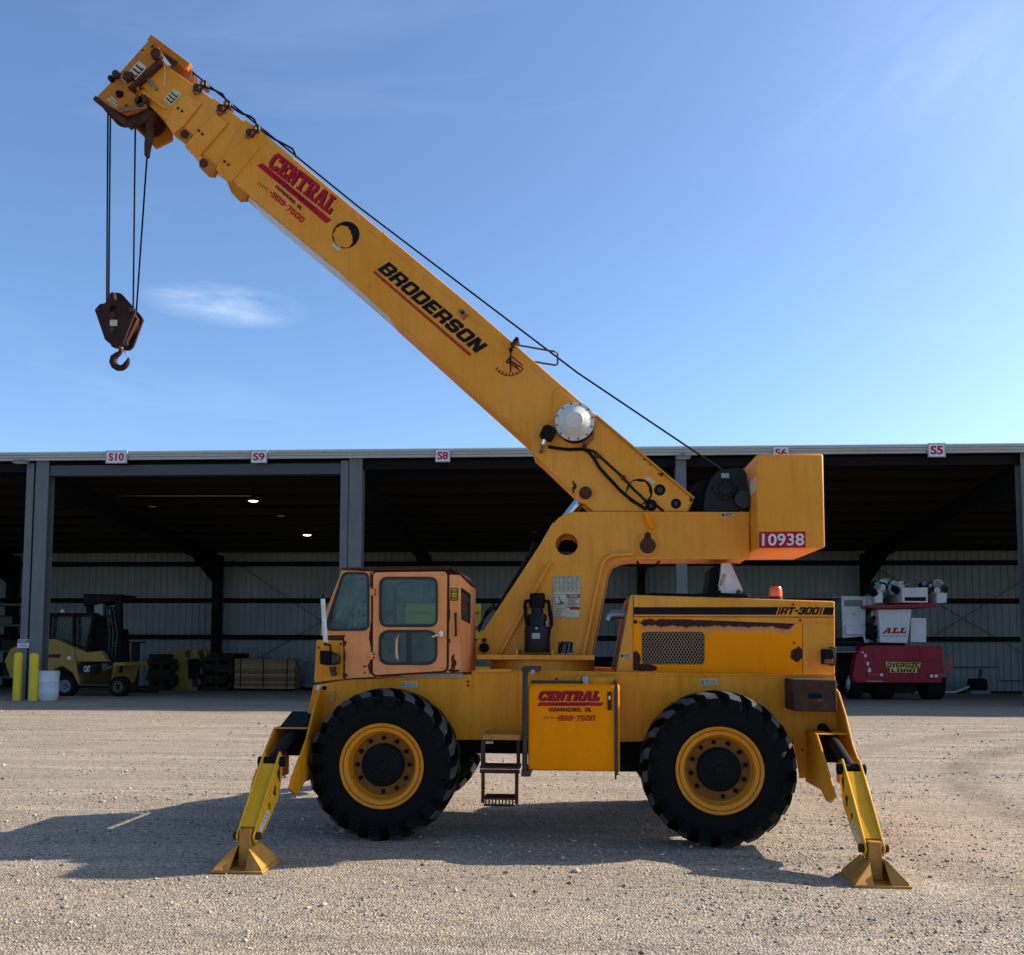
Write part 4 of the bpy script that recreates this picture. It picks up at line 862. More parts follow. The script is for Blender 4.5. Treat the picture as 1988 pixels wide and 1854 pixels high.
# air-conditioning condenser on the hood
ac = thing_ = MB().prism(pp('C', [(1304, 1130), (1366, 1129), (1462, 1335), (1286, 1335)], -.15), -.15, .35).build('condenser_unit', M['white'], crane, .006)
MB().prism(pp('C', [(1242, 1158), (1300, 1132), (1282, 1338), (1214, 1338)], -.10), -.10, .30).build('condenser_core', M['matt'], ac, .006)
MB().strip(pp('C', [(1368, 1130), (1464, 1336)], -.155), .022, -.17, .36).build('condenser_edge', M['darksteel'], ac, .003)
P = pp('C', [(1300, 1190), (1335, 1193), (1320, 1270), (1283, 1268)], -.151); MB().prism(P, -.15, -.154).build('maker_label', M['cream'], ac)
text('JUAN A/C', *pp('C', [(1303, 1264), (1330, 1197), (1290, 1261)], -.156), -.156, 'maker_lettering', M['ink'], ac, bold=.02)
MB().tube([PY('C', 1225, 1330, -.2), PY('C', 1290, 1318, -.22), PY('C', 1380, 1322, -.22), PY('C', 1460, 1328, -.2)], .020, 8).tube([PY('C', 800, 1330, -.1), PY('C', 900, 1314, -.15), PY('C', 1150, 1322, -.2), PY('C', 1300, 1300, -.2)], .014, 8).build('condenser_hose', M['matt'], ac)
for i, (x, y) in enumerate(((1405, 1300), (1425, 1322), (1440, 1308))):
    p = PY('C', x, y, -.17); MB().cyl((p.x, -.18, p.z), (p.x, -.14, p.z), .02, 10).build('hose_fitting', M['darksteel'], ac)

# ---- rear bumper weight
YB_ = -1.10
P = pp('E', [(1082, 638), (1325, 640), (1330, 820), (1085, 815)], YB_)
bp = MB().prism(P, YB_, YC - .001).build('rear_bumper', M['bumper'], crane, .014)
MB().prism(rnd(pp('E', [(1165, 716), (1246, 716), (1246, 746), (1165, 746)], YB_), .02), YB_ - .002, YB_ + .001).build('bumper_slot', M['matt'], bp)

# ---- outriggers
def outrigger(xc, hw, s, zlow=.52, lab=None):
    """s = -1 near side, +1 far side; hinged at the housing, foot out to the side"""
    yp, zp, yb, zb_, yc = s * 1.63, .735, s * 2.16, .235, s * 2.165
    fx = lambda a, b_, c_: (c_, a, b_)
    # housing: two cheek plates with a cover
    ck = [(s * .70, 1.33), (s * .80, 1.30), (s * 1.0, 1.12), (s * 1.20, .88), (s * 1.58, .61), (s * 1.66, .52), (s * 1.52, .45), (s * 1.38, .45), (s * 1.25, .51), (s * .70, .50)]
    ck2 = [(s * .70, .955), (s * 1.12, .955), (s * 1.58, .61), (s * 1.66, .52), (s * 1.52, .45), (s * 1.38, .45), (s * 1.25, .51), (s * .70, .50)]
    hs = MB().prism(ck, xc + hw, xc + hw + .02, fr=fx).build('outrigger_housing', M['chassis'], crane, .005)
    MB().prism(ck2, xc - hw - .02, xc - hw, fr=fx).build('cheek_plate', M['chassis'], hs, .005)
    MB().prism([(s * .70, .965), (s * 1.10, .965), (s * 1.115, .956), (s * .70, .956)], xc - hw - .02, xc + hw, fr=fx).build('housing_cover', M['chassis'], hs)
    MB().prism([(s * .76, .68), (s * .76, .949), (s * .78, .949), (s * .78, .68)], xc - hw, xc + hw, fr=fx).build('housing_back', M['matt'], hs)
    MB().prism([(s * .70, .966), (s * 1.06, .966), (s * .80, 1.05), (s * .70, 1.08)], xc - hw + .02, xc + hw - .02, fr=fx).build('valve_cover', M['matt'], hs) if xc < 0 else None
    d_ = Vector((yb - yp, zb_ - zp)).normalized(); nn = Vector((-d_.y, d_.x)) * (1 if s < 0 else -1)
    if nn.y < 0: nn = -nn
    def al(t_, w_): q = Vector((yp, zp)) + d_ * t_ + nn * w_; return (q.x, q.y)
    L = (Vector((yb, zb_)) - Vector((yp, zp))).length; lw = .058
    sp_ = rnd([al(-.06, -.05), al(-.07, .06), al(L * .5, .062), al(L + .04, .045), al(L + .05, -.05), al(L * .70, -.15), al(L * .28, -.20), al(.06, -.14)], .03, 4)
    leg = MB().prism(sp_, xc - lw - .014, xc - lw, fr=fx).prism(sp_, xc + lw, xc + lw + .014, fr=fx)
    leg = leg.build('outrigger', M['legyellow'], crane, .003)
    MB().prism([al(.06, .046), al(L - .06, .036), al(L - .06, .020), al(.06, .030)], xc - lw + .0005, xc + lw - .0005, fr=fx).build('leg_top_plate', M['legyellow'], leg)
    MB().prism([al(.02, -.04), al(L - .1, -.03), al(L - .1, -.015), al(.02, -.02)], xc - lw + .0005, xc + lw - .0005, fr=fx).build('leg_web', M['padpaint'], leg)
    MB().cyl((xc - lw - .05, yp, zp), (xc + lw + .05, yp, zp), .042, 14).build('hinge_pin', M['matt'], leg)
    a_ = Vector((yp, zp)); MB().tube([(xc, s * .75, .98), (xc, s * 1.25, .86), (xc, yp, zp)], .045, 12).build('outrigger_ram', M['matt'], leg)
    MB().cyl((xc - lw - .045, yb, zb_), (xc + lw + .045, yb, zb_), .030, 14).build('foot_pin', M['rust'], leg)
    # foot
    ft = MB().box((xc - .20, yc - .205, 0.0), (xc + .20, yc + .205, .018)).build('outrigger_foot', M['padpaint'], crane, .003)
    MB().prism([(xc - .05, .018), (xc + .05, .018), (xc + .046, .29), (xc - .046, .29)], yb - .05, yb + .05).build('foot_post', M['padpaint'], ft, .006)
    for sx_ in (-1, 1):
        q = [(xc + sx_ * .062, yc - .13, .15), (xc + sx_ * .062, yc + .13, .15), (xc + sx_ * .185, yc + .19, .018), (xc + sx_ * .185, yc - .19, .018)]
        MB().add(q + [(x - sx_ * .0, y, z + .016) for x, y, z in q], [(0, 1, 2, 3), (4, 7, 6, 5), (0, 4, 5, 1), (1, 5, 6, 2), (2, 6, 7, 3), (3, 7, 4, 0)]).build('foot_wing', M['padpaint'], ft, .002)
        for_y = (-1, 1)
        for sy_ in for_y:
            q = [(xc + sx_ * .050, yc + sy_ * .055, .175), (xc + sx_ * .078, yc + sy_ * .12, .155), (xc + sx_ * .186, yc + sy_ * .192, .018), (xc + sx_ * .062, yc + sy_ * .196, .018)]
            MB().add(q + [(x, y - sy_ * .012, z) for x, y, z in q], [(0, 1, 2, 3), (4, 7, 6, 5), (0, 4, 5, 1), (1, 5, 6, 2), (2, 6, 7, 3), (3, 7, 4, 0)]).build('foot_gusset', M['padpaint'], ft)
    # number decal on the inner cheek
    sx_ = 1 if xc < 0 else -1; xx_ = xc + sx_ * (lw + .0145)
    q4 = rnd([al(L * .60, -.055), al(L * .60, -.125), al(L * .92, -.055), al(L * .90, -.005)], .012, 3)
    MB().prism(q4, xx_ - sx_ * .001, xx_ + sx_ * .002, fr=fx).build('leg_label', M['white'], leg)
    for k in range(4):
        q5 = [al(L * (.64 + .06 * k), -.10 + .016 * k), al(L * (.64 + .06 * k) + .008, -.095 + .016 * k), al(L * (.67 + .06 * k), -.045 + .006 * k), al(L * (.67 + .06 * k) - .010, -.05 + .006 * k)]
        MB().prism(q5, xx_ + sx_ * .0015, xx_ + sx_ * .003, fr=fx).build('label_print', M['ink'], leg)
    for k, (tt, w_, r0) in enumerate(((.12, -.05, .035), (.33, -.08, .028), (.55, -.06, .018), (.8, -.05, .016))):
        q = Vector(al(L * tt, w_)); MB().prism(blob(q.x, q.y, r0, r0 * 1.5, 20, .6, k + int(10 * abs(xc))), xx_ - sx_ * .001, xx_ + sx_ * .0015, fr=fx).build('chipped_paint', M['rust'], leg)
for s_ in (-1, 1):
    outrigger(-2.60, .15, s_); outrigger(2.10, .125, s_)

# ---- turret
YT2 = -.26
tl_ = pp('C', [(400, 826), (1470, 826), (1470, 1106), (770, 1108), (700, 1120), (655, 1145), (628, 1190), (530, 1690)], YT2) + pp('D', [(1065, 648), (1065, 552)], YT2) + pp('C', [(330, 862)], YT2)
hole1 = circ(*pp('C', [(385, 1018)], YT2)[0], .108, 28); hole2 = rnd(pp('D', [(1553, 545), (1643, 545), (1643, 622), (1553, 622)], YT2), .025)
tl_r = rnd(tl_, [.06, 0, 0, .02, .03, .03, .03, 0, 0, .02, .06], 4)
turret = MB().prism(tl_r, YT2, YT2 + .035, [hole1, hole2]).build('turret', M['yellow'], crane, .005)
MB().prism(tl_r, -YT2 - .035, -YT2, [hole1, hole2]).build('far_turret_plate', M['yellow'], turret)
zb0 = pp('D', [(1300, 650)], YT2)[0][1]
# cross plates joining the two cheeks
def cross(pts, th, name='cross_plate', mt=None):
    MB().strip(pts, th, YT2 + .036, -YT2 - .036).build(name, mt or M['yellow'], turret)
cross(pp('C', [(1465, 1098), (775, 1100), (705, 1112), (662, 1138), (636, 1190), (540, 1680)], YT2), .012)
cross(pp('C', [(1060, 1005), (1465, 1005)], YT2), .012)
cross(pp('C', [(300, 925), (20, 1350)], YT2), .012)
# raised ribs
MB().strip(pp('C', [(484, 1680), (588, 1165), (600, 1130), (622, 1102), (660, 1085), (780, 1080)], YT2), .030, YT2 - .055, YT2).build('stiffener', M['yellow'], turret, .004)
MB().strip(pp('C', [(288, 1128), (70, 1525)], YT2) + pp('D', [(1215, 615)], YT2), .028, YT2 - .05, YT2).build('stiffener', M['yellow'], turret, .004)
MB().prism(pp('C', [(838, 832), (862, 832), (908, 928), (880, 930), (858, 890)], YT2), YT2 - .05, YT2).build('lifting_lug', M['amber'], turret, .004)
p = pp('C', [(865, 1022)], YT2)[0]; MB().cyl((p[0], YT2 - .022, p[1]), (p[0], YT2, p[1]), .115, 28).build('boss_plate', M['yellow'], turret, .003)
MB().cyl((p[0], YT2 - .06, p[1] - .01), (p[0], YT2 - .01, p[1] - .01), .075, 18).cyl((p[0], YT2 - .05, p[1] + .10), (p[0], YT2 - .015, p[1] + .10), .022, 12).box((p[0] - .03, YT2 - .045, p[1]), (p[0] + .03, YT2 - .02, p[1] + .10)).build('pivot_pin', M['rust'], turret, .004)
p = pp('D', [(1117, 582)], YT2)[0]; MB().cyl((p[0], YT2 - .05, p[1]), (p[0], -YT2 + .05, p[1]), .047, 18).cyl((p[0], YT2 - .02, p[1] + .075), (p[0], YT2, p[1] + .075), .020, 10).build('ram_pin', M['matt'], turret)
# base plate and slew ring
a, b_ = pp('D', [(1060, 624), (1752, 656)], -.58)
tb = MB().box((a[0] + .02, -.58, b_[1]), (b_[0] + .03, .58, a[1])).build('turret_base', M['yellow'], turret, .006)
zr_0 = 1.34
MB().cyl(((a[0] + b_[0]) / 2 + .06, 0, zr_0), ((a[0] + b_[0]) / 2 + .06, 0, b_[1]), .52, 48).build('slew_ring', M['yellow'], turret)
for k in range(7):
    x = a[0] + .12 + k * .15; MB().box((x, -.586, b_[1] + .004), (x + .006, -.579, a[1] - .004)).build('weld_seam', M['amber'], turret)
for k, x in enumerate((1310, 1520)):
    q = pp('D', [(x, 610)], -.55)[0]; MB().box((q[0] - .008, -.565, a[1] - .005), (q[0] + .008, YT2, a[1] + .05)).build('base_rib', M['yellow'], turret, .003)
# load chart board
ch_ = sheet('D', [(1523, 157), (1686, 157), (1686, 406), (1523, 406)], YT2, 'load_chart', M['cream'], turret, .004)
def line(mb, zk, a, b_, w, Y): P = pp(zk, [a, b_], Y); return mb.strip(P, w, Y - .0062, Y - .0042)
mb = MB()
for y in (160, 190, 220, 250, 266, 340, 404): line(mb, 'D', (1525, y), (1684, y), .0035, YT2)
for x in (1525, 1552, 1578, 1604, 1630, 1656, 1684): line(mb, 'D', (x, 160), (x, 262 if x not in (1525, 1604, 1684) else 404), .003, YT2)
mb.build('chart_rules', M['frame'], turret)
mb = MB(); gk = random.Random(11)
for r_ in range(3):
    for c_ in range(6):
        for k in range(3):
            x = 1530 + c_ * 26 + gk.uniform(0, 4); y = 166 + r_ * 30 + k * 7; line(mb, 'D', (x, y), (x + gk.uniform(8, 16), y), .006, YT2)
for y in range(274, 334, 8): line(mb, 'D', (1612, y + 12), (1612 + gk.uniform(40, 66), y + 12), .005, YT2)
for y in range(350, 400, 9): line(mb, 'D', (1530, y), (1530 + gk.uniform(40, 70), y), .004, YT2)
line(mb, 'D', (1555, 275), (1580, 322), .010, YT2); line(mb, 'D', (1535, 272), (1535, 325), .006, YT2); line(mb, 'D', (1535, 325), (1596, 325), .006, YT2); line(mb, 'D', (1560, 318), (1592, 312), .012, YT2)
mb.build('chart_print', M['darksteel'], turret)
for y0, y1, x0 in ((267, 283, 1608), (342, 356, 1624)):
    sheet('D', [(x0, y0), (1684, y0), (1684, y1), (x0, y1)], YT2 - .003, 'chart_header', M['redline'], turret)
ptext('D', 'DANGER', (1622, 280), (1672, 280), (1622, 271), YT2 - .004, 'header_lettering', M['white'], turret, bold=.02)
# swing motor
YM = -.40; mx = PY('D', 1431, 600, YM).x
def zz(y): return PY('D', 1431, y, YM).z
def rw(w_): return w_ * abs(PY('D', 1531, 500, YM).x - PY('D', 1431, 500, YM).x) / 100
sm = MB().lathe([(0, zz(608)), (rw(72), zz(608)), (rw(76), zz(600)), (rw(76), zz(462)), (rw(70), zz(450)), (0, zz(450))], (mx, YM, 0), 'z', 28).build('swing_motor', M['motor'], crane)
MB().lathe([(rw(57), zz(452)), (rw(57), zz(392)), (rw(50), zz(382)), (0, zz(382))], (mx, YM, 0), 'z', 24).lathe([(rw(36), zz(384)), (rw(36), zz(345)), (0, zz(345))], (mx, YM, 0), 'z', 20).build('motor_neck', M['motor'], sm)
MB().lathe([(0, zz(348)), (rw(42), zz(346)), (rw(46), zz(338)), (rw(46), zz(266)), (rw(40), zz(258)), (0, zz(258))], (mx, YM, 0), 'z', 24).build('motor_cap', M['matt'], sm)
for sg, pts in ((-1, [(1390, 305), (1362, 306), (1358, 330), (1364, 400), (1372, 448)]), (1, [(1472, 305), (1498, 308), (1502, 340), (1512, 400), (1514, 440), (1500, 475), (1495, 520)])):
    MB().tube([PY('D', x, y, YM - .03) for x, y in pts], .020, 8).build('motor_hose', M['matt'], sm)
MB().tube([PY('D', 1500, 420, YM - .05), PY('D', 1485, 425, YM - .06), PY('D', 1488, 455, YM - .06), PY('D', 1505, 450, YM - .05)], .010, 6).build('hose_clip', M['steel'], sm)
a, b_ = pp('D', [(1398, 495), (1446, 528)], YM - .16); MB().box((a[0], YM - rw(76) - .004, b_[1]), (b_[0], YM - rw(76) + .012, a[1])).build('motor_plate', M['steel'], sm)
p = PY('D', 1425, 466, YM - .15); MB().cyl((p.x, YM - rw(74) - .01, p.z), (p.x, YM - .1, p.z), .012, 8).build('motor_bolt', M['steel'], sm)
for k in range(6):
    q = PY('D', 1556 + k * 14, 600 - (k % 3) * 12, -.16); MB().tube([q + Vector((0, 0, -.05)), q + Vector((.02, 0, .05)), q + Vector((.05 - .02 * k, .1, .10))], .008, 6).build('inner_hose', M['steel'] if k in (2, 4) else M['matt'], turret)
# dark lines and hoses behind the sloping edge and in the arch
MB().tube([PY('C', 200, 1010, .1), PY('C', 170, 1090, .1), PY('C', 90, 1220, .12), PY('C', -30, 1420, .15)], .035, 8).build('lift_hose', M['matt'], turret)
MB().tube([PY('C', 800, 1120, 0), PY('C', 830, 1155, 0), PY('C', 900, 1150, 0), PY('C', 940, 1115, 0)], .010, 8).build('arm_hose', M['matt'], turret)
a, b_ = PY('C', 380, 870, 0), PY('C', 520, 690, 0); d_ = (a - b_)
lr = MB().cyl(b_, b_ + d_ * 1.3, .052, 20).build('lift_ram', M['chrome'], crane); MB().cyl(b_ + d_ * 1.25, Vector((mx - .45, 0, 1.75)), .085, 20).build('ram_barrel', M['yellow'], lr)

# ---- counterweight
YW = -.62
P = pp('C', [(1508, 484), (1910, 481), (1912, 1046), (1524, 1041)], YW); xl_ = (P[0][0] + P[3][0]) / 2
cw = MB().box((xl_, YW, P[3][1]), (P[1][0], -YW, P[0][1])).build('counterweight', M['yellow'], crane, .018)
sheet('C', [(1527, 944), (1803, 942), (1803, 1039), (1527, 1041)], YW, 'number_plate', M['red'], cw)
ptext('C', '10938', (1545, 1028), (1795, 1026), (1545, 956), YW - .003, 'number_lettering', M['white'], cw, bold=.015)
MB().prism([(P[1][0] - .1, P[2][1] + .20), (P[1][0] + .006, P[2][1] + .20), (P[1][0] + .006, P[2][1] + .32), (P[1][0] - .1, P[2][1] + .32)], YW + .05, YW + .12).build('chipped_edge', M['rust'], cw)
q0, q1 = PY('C', 1455, 630, -.45), PY('C', 1500, 715, -.45); MB().box((xl_ - .004, -.58, q1.z), (xl_ + .001, -.30, q0.z)).build('notice_sheet', M['cream'], cw)
minilabel('C', 1300, 831, 1378, 857, YT2, turret)

# ---- winch
YV = -.235
wp = pp('C', [(1200, 825), (1200, 770), (1215, 700), (1240, 630), (1275, 590), (1310, 572), (1420, 565), (1455, 590), (1462, 820)], YV)
wc = MB().prism(rnd(wp, .03), YV, YV + .03).build('winch', M['motor'], crane, .005); MB().prism(rnd(wp, .03), .205, .235).build('winch_side_plate', M['motor'], wc, .005)
cx0 = PY('C', 1325, 690, YV); rwd = abs(PY('C', 1425, 690, YV).x - cx0.x) / 100
MB().cyl((cx0.x, YV + .031, cx0.z), (cx0.x, .204, cx0.z), rwd * 95, 32).lathe([(rwd * 120, YV + .032), (rwd * 120, YV + .06), (rwd * 90, YV + .06)], (cx0.x, 0, cx0.z), 'y', 32).build('rope_drum', M['rope'], wc)
q = PY('C', 1190, 720, YV + .08); MB().lathe([(0, YV + .1), (rwd * 105, YV + .1), (rwd * 105, YV + .16), (0, YV + .16)], (q.x + .05, 0, q.z - .02), 'y', 28).build('winch_gear', M['matt'], wc)
MB().lathe([(0, YV - .03), (rwd * 60, YV - .03), (rwd * 66, YV - .02), (rwd * 66, YV)], (cx0.x, 0, cx0.z), 'y', 28).build('gear_cover', M['motor'], wc)
for k in range(10):
    t0 = k * .628; x, z = cx0.x + rwd * 46 * math.cos(t0), cx0.z + rwd * 46 * math.sin(t0); MB().cyl((x, YV - .042, z), (x, YV - .02, z), .014, 8).build('winch_bolt', M['matt'], wc)
for x, y in ((1327, 645), (1250, 688), (1327, 748), (1390, 685), (1440, 572)):
    p = PY('C', x, y, YV); MB().cyl((p.x, YV - .014, p.z), (p.x, YV, p.z), .012, 8).build('winch_bolt', M['steel'] if y < 650 else M['matt'], wc)
sheet('C', [(1303, 596), (1349, 596), (1349, 625), (1303, 625)], YV, 'winch_plate', M['steel'], wc)
p = PY('C', 1440, 750, YV - .05); MB().cyl((p.x, YV - .06, p.z), (p.x, YV + .05, p.z), .09, 20).build('winch_motor', M['black'], wc, .008)
MB().box((pp('C', [(1185, 820)], 0)[0][0], -.222, tl_[0][1] - .12), (xl_, .222, tl_[0][1] - .01)).build('winch_bed', M['chassis'], wc)

# ---- boom
Y0 = -.205
tp = [('A', 1200, 692), ('A', 1310, 772), ('B', 1000, 657), ('C', 550, 243), ('C', 1142, 747), ('C', 1132, 770), ('C', 1105, 830), ('C', 700, 960), ('C', 560, 840), ('C', 190, 485), ('B', 1480, 1730), ('B', 0, 396), ('A', 1215, 1215), ('A', 1000, 1028)]
bo = [(PY(*q, Y0).x, PY(*q, Y0).z) for q in tp]
boom = MB().prism(bo, Y0, -Y0).build('boom', M['yellow'], crane, .008)
# wall weld line along the upper edge
MB().strip([(PY(*q, Y0).x, PY(*q, Y0).z) for q in (('A', 1330, 835), ('B', 120, -8), ('B', 375, 203), ('B', 1310, 1000), ('B', 1700, 1325))], .014, Y0 - .0036, Y0).build('weld_seam', M['yellow'], boom)
MB().strip([(PY(*q, Y0).x, PY(*q, Y0).z) for q in (('B', 372, 130), ('B', 375, 205))], .012, Y0 - .005, Y0).build('weld_seam', M['amber'], boom)
dbl = rnd(pp('C', [(320, 95), (345, 100), (460, 190), (1128, 752), (1098, 825), (545, 825), (190, 483), (147, 305), (162, 290), (303, 276), (308, 125)], Y0), .01)
hs_ = [circ(*pp('C', [q], Y0)[0], r_, 20) for q, r_ in (((937, 697), .056), ((886, 788), .058), ((1033, 778), .05))]
dpl = MB().prism(dbl, Y0 - .014, Y0 + .001).build('boom_doubler', M['yellow'], boom, .003)
for q, r_ in (((937, 697), .056), ((886, 788), .058), ((1033, 778), .05)):
    c_ = pp('C', [q], Y0)[0]; MB().cyl((c_[0], Y0 - .0165, c_[1]), (c_[0], Y0 - .012, c_[1]), r_ - .0005, 20).build('hole_bottom', M['matt'], boom)
for q, r_ in (((937, 697), .026), ((886, 788), .02), ((1033, 778), .02)):
    c_ = pp('C', [q], Y0)[0]; MB().cyl((c_[0], Y0 - .022, c_[1]), (c_[0], Y0 - .016, c_[1]), r_, 12).build('hole_bolt', M['darksteel'], boom)
# flanges along the lower edge
MB().strip([(PY(*q, Y0).x, PY(*q, Y0).z) for q in (('B', 420, 770), ('B', 1480, 1725), ('C', 190, 480), ('C', 430, 690))], .02, Y0 - .010, -Y0 + .01).build('bottom_flange', M['chassis'], boom)
MB().strip([(PY(*q, Y0).x, PY(*q, Y0).z) for q in (('C', 560, 255), ('C', 1140, 745))], .014, Y0 - .03, -Y0 + .03).build('top_flange', M['yellow'], boom)
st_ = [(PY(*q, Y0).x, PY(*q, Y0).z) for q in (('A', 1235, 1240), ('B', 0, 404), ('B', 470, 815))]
MB().strip(st_, .014, Y0 + .02, -Y0 - .02).build('underside_strip', M['pale'], boom)  # pale strip along the front part of the boom underside
for q in (('B', 180, 575), ('B', 335, 712)):
    p = PY(*q, Y0 + .1); MB().cyl((p.x + .03, Y0 + .06, p.z + .02), (p.x + .03, Y0 + .14, p.z + .02), .03, 10).build('strip_plug', M['rust'], boom)
# telescoping sections
def sec(tl, tr_, br, bl_, Y, name, mt): return MB().prism(pp('A', [tl, tr_, br, bl_], Y), Y, -Y).build(name, mt, boom, .006)
sec((985, 545), (1330, 815), (1170, 1120), (792, 885), -.185, 'boom_extension', M['yellow'])
MB().prism(pp('A', [(628, 296), (1110, 650), (930, 945), (600, 655), (432, 506)], -.165), -.165, .165).build('boom_extension', M['yellow'], boom, .006)
for pts, Y in (([(755, 545), (800, 528), (908, 578), (775, 745), (705, 800), (652, 715), (690, 640)], -.172), ([(990, 655), (1088, 720), (885, 952), (845, 950), (785, 885), (812, 850)], -.192), ([(1226, 806), (1303, 890), (1112, 1126), (1070, 1126), (1000, 1042), (1015, 1012)], Y0)):
    MB().prism(rnd(pp('A', pts, Y), .02), Y - .014, Y + .001).build('sleeve_plate', M['yellow'], boom, .003)
for pts, Y in (([(770, 745), (840, 800), (800, 870), (705, 800)], -.170), ([(905, 930), (1010, 1020), (985, 1085), (940, 1080), (880, 1020)], -.186), ([(1075, 1128), (1120, 1125), (1215, 1215), (1210, 1250), (1160, 1255), (1105, 1200)], Y0)):
    MB().prism(pp('A', pts, Y), Y - .006, Y + .05).build('wear_pad_box', M['headpaint'], boom, .004)
for x, y, Y in ((740, 622, -.175), (768, 642, -.175), (883, 777, -.198), (908, 800, -.198), (1062, 990, -.21), (1088, 1012, -.21), (785, 800, -.172), (915, 1000, -.19)):
    p = PY('A', x, y, Y); MB().cyl((p.x, Y - .018, p.z), (p.x, Y + .01, p.z), .014 if y not in (800, 1000) or x in (908,) else .045, 10).build('wear_bolt', M['rust'], boom)
for x, y, Y in ((880, 490, -.172), (1045, 630, -.192), (1245, 800, Y0)):
    for k, (dx_, dy_, r_) in enumerate(((-18, 18, .03), (12, -8, .026), (30, -32, .02), (-2, 2, .035))):
        p = PY('A', x + dx_, y + dy_, Y); MB().cyl((p.x, Y - .035 - .01 * k, p.z), (p.x, Y + .005, p.z), r_, 10).build('rope_clamp', M['rust'] if k % 2 else M['rustpale'], boom)
    p = PY('A', x + 45, y - 42, Y); MB().box((p.x - .03, Y - .02, p.z - .05), (p.x + .02, Y + .08, p.z + .03)).build('cable_guide', M['black'], boom, .006)
# signal cable along the top
pts = [('A', 905, 465), ('A', 985, 490), ('A', 1045, 520), ('A', 1075, 575), ('A', 1130, 625), ('A', 1180, 655), ('A', 1235, 672), ('A', 1265, 695), ('A', 1280, 735), ('A', 1310, 770), ('A', 1400, 830), ('A', 1470, 865), ('A', 1530, 900), ('A', 1545, 930), ('A', 1552, 955)]
MB().tube([PY(*q, -.19) for q in pts], .011, 8).build('signal_cable', M['rope'], boom)
# lettering
letters(BLK, 'BRODERSON', *pp('B', [(325, 412), (1068, 1040), (413, 357)], Y0), Y0, .0045, 'maker_lettering', M['ink'], boom, 1.6, .003)
sheet('B', [(303, 420), (1035, 1050), (1020, 1068), (290, 434)], Y0, 'maker_underline', M['redline'], boom)
central('A', Y0, (1352, 1018), (1782, 1352), (1418, 918), [(1322, 998), (1800, 1392), (1762, 1414), (1284, 1014)],
        ((1408, 1165), (1588, 1325), (1421, 1146)), ((1284, 1152), (1350, 1196), (1296, 1128)), ((1362, 1210), (1592, 1412), (1388, 1180)), boom)
ptext('B', 'bmc', (1290, 1112), (1388, 1172), (1322, 1072), Y0 - .002, 'badge_lettering', M['dred'], boom, bold=.04)
sheet('B', [(1340, 1062), (1426, 1132), (1420, 1142), (1334, 1072)], Y0, 'badge_bar', M['redline'], boom)
MB().strip(pp('B', [(1322 + 130 * math.cos(t_), 1085 + 130 * math.sin(t_)) for t_ in np.linspace(.62, 2.50, 22)], Y0), .006, Y0 - .004, Y0).build('angle_scale', M['ink'], boom)
mb = MB()
for t_ in np.linspace(.65, 2.47, 9):
    mb.strip(pp('B', [(1322 + 126 * math.cos(t_), 1085 + 126 * math.sin(t_)), (1322 + 108 * math.cos(t_), 1085 + 108 * math.sin(t_))], Y0), .010, Y0 - .004, Y0 - .001)
mb.build('scale_marks', M['ink'], boom)
MB().strip(pp('B', [(1332, 1018), (1331, 1188)], Y0), .012, Y0 - .022, Y0 - .012).build('angle_needle', M['matt'], boom)
p = PY('B', 1333, 1022, Y0); MB().cyl((p.x, Y0 - .03, p.z), (p.x, Y0, p.z), .018, 12).build('needle_pivot', M['matt'], boom)
# worn round stickers
def worn_ring(zk, c_, rpx, seed, fill):
    c0 = pp(zk, [c_], Y0)[0]; r0 = abs(pp(zk, [(c_[0] + rpx, c_[1])], Y0)[0][0] - c0[0]); gk = random.Random(seed); inn = []
    yq = Y0 - (.014 if zk == 'C' else 0)
    for i in range(40):
        t0 = 2 * math.pi * i / 40; dpt = fill(t0) + gk.uniform(-.05, .05); k = max(.2, min(.955, 1 - dpt)); inn.append((c0[0] + r0 * k * math.cos(t0), c0[1] + r0 * k * math.sin(t0)))
    MB().prism(circ(*c0, r0, 40), yq + .001, yq - .0035, [inn]).build('worn_sticker', M['ink'], boom)
worn_ring('B', (85, 150), 103, 1, lambda t_: .07 + .50 * max(0, math.cos(t_ - .15)) ** 1.5 + .25 * max(0, math.cos(t_ - 1.45)) ** 3)
worn_ring('C', (815, 708), 79, 2, lambda t_: .10 + .10 * max(0, math.cos(t_ - .6)) + .06 * math.sin(5 * t_))
P = pp('B', [(0, 205), (52, 245), (35, 272), (-25, 232)], Y0); MB().prism(P, Y0 + .001, Y0 - .003).build('sticker_tag', M['cream'], boom)
P = pp('C', [(862, 615), (912, 648), (900, 664), (850, 630)], Y0); MB().prism(P, Y0 + .001, Y0 - .018).build('sticker_tag', M['cream'], boom)
# cable reel
c0 = PY('C', 432, 288, Y0 - .10); rr = abs(PY('C', 532, 288, Y0 - .10).x - c0.x) / 100
reel = MB().lathe([(0, Y0 - .175), (rr * 48, Y0 - .172), (rr * 52, Y0 - .165), (rr * 56, Y0 - .160), (rr * 92, Y0 - .115), (rr * 98, Y0 - .105), (rr * 117, Y0 - .10), (rr * 117, Y0 - .09), (rr * 100, Y0 - .085)], (c0.x, 0, c0.z), 'y', 48).build('cable_reel', M['reel'], crane, ang=25)
MB().lathe([(rr * 112, Y0 - .09), (rr * 112, Y0 - .02), (rr * 60, Y0 - .015), (0, Y0 - .01)], (c0.x + .008, 0, c0.z - .02), 'y', 40).build('reel_drum', M['rust'], reel)
for k in range(12):
    t0 = k * .5236 + .2; x, z = c0.x + rr * 108 * math.cos(t0), c0.z + rr * 108 * math.sin(t0); MB().cyl((x, Y0 - .108, z), (x, Y0 - .098, z), .009, 8).build('reel_bolt', M['rust'], reel)
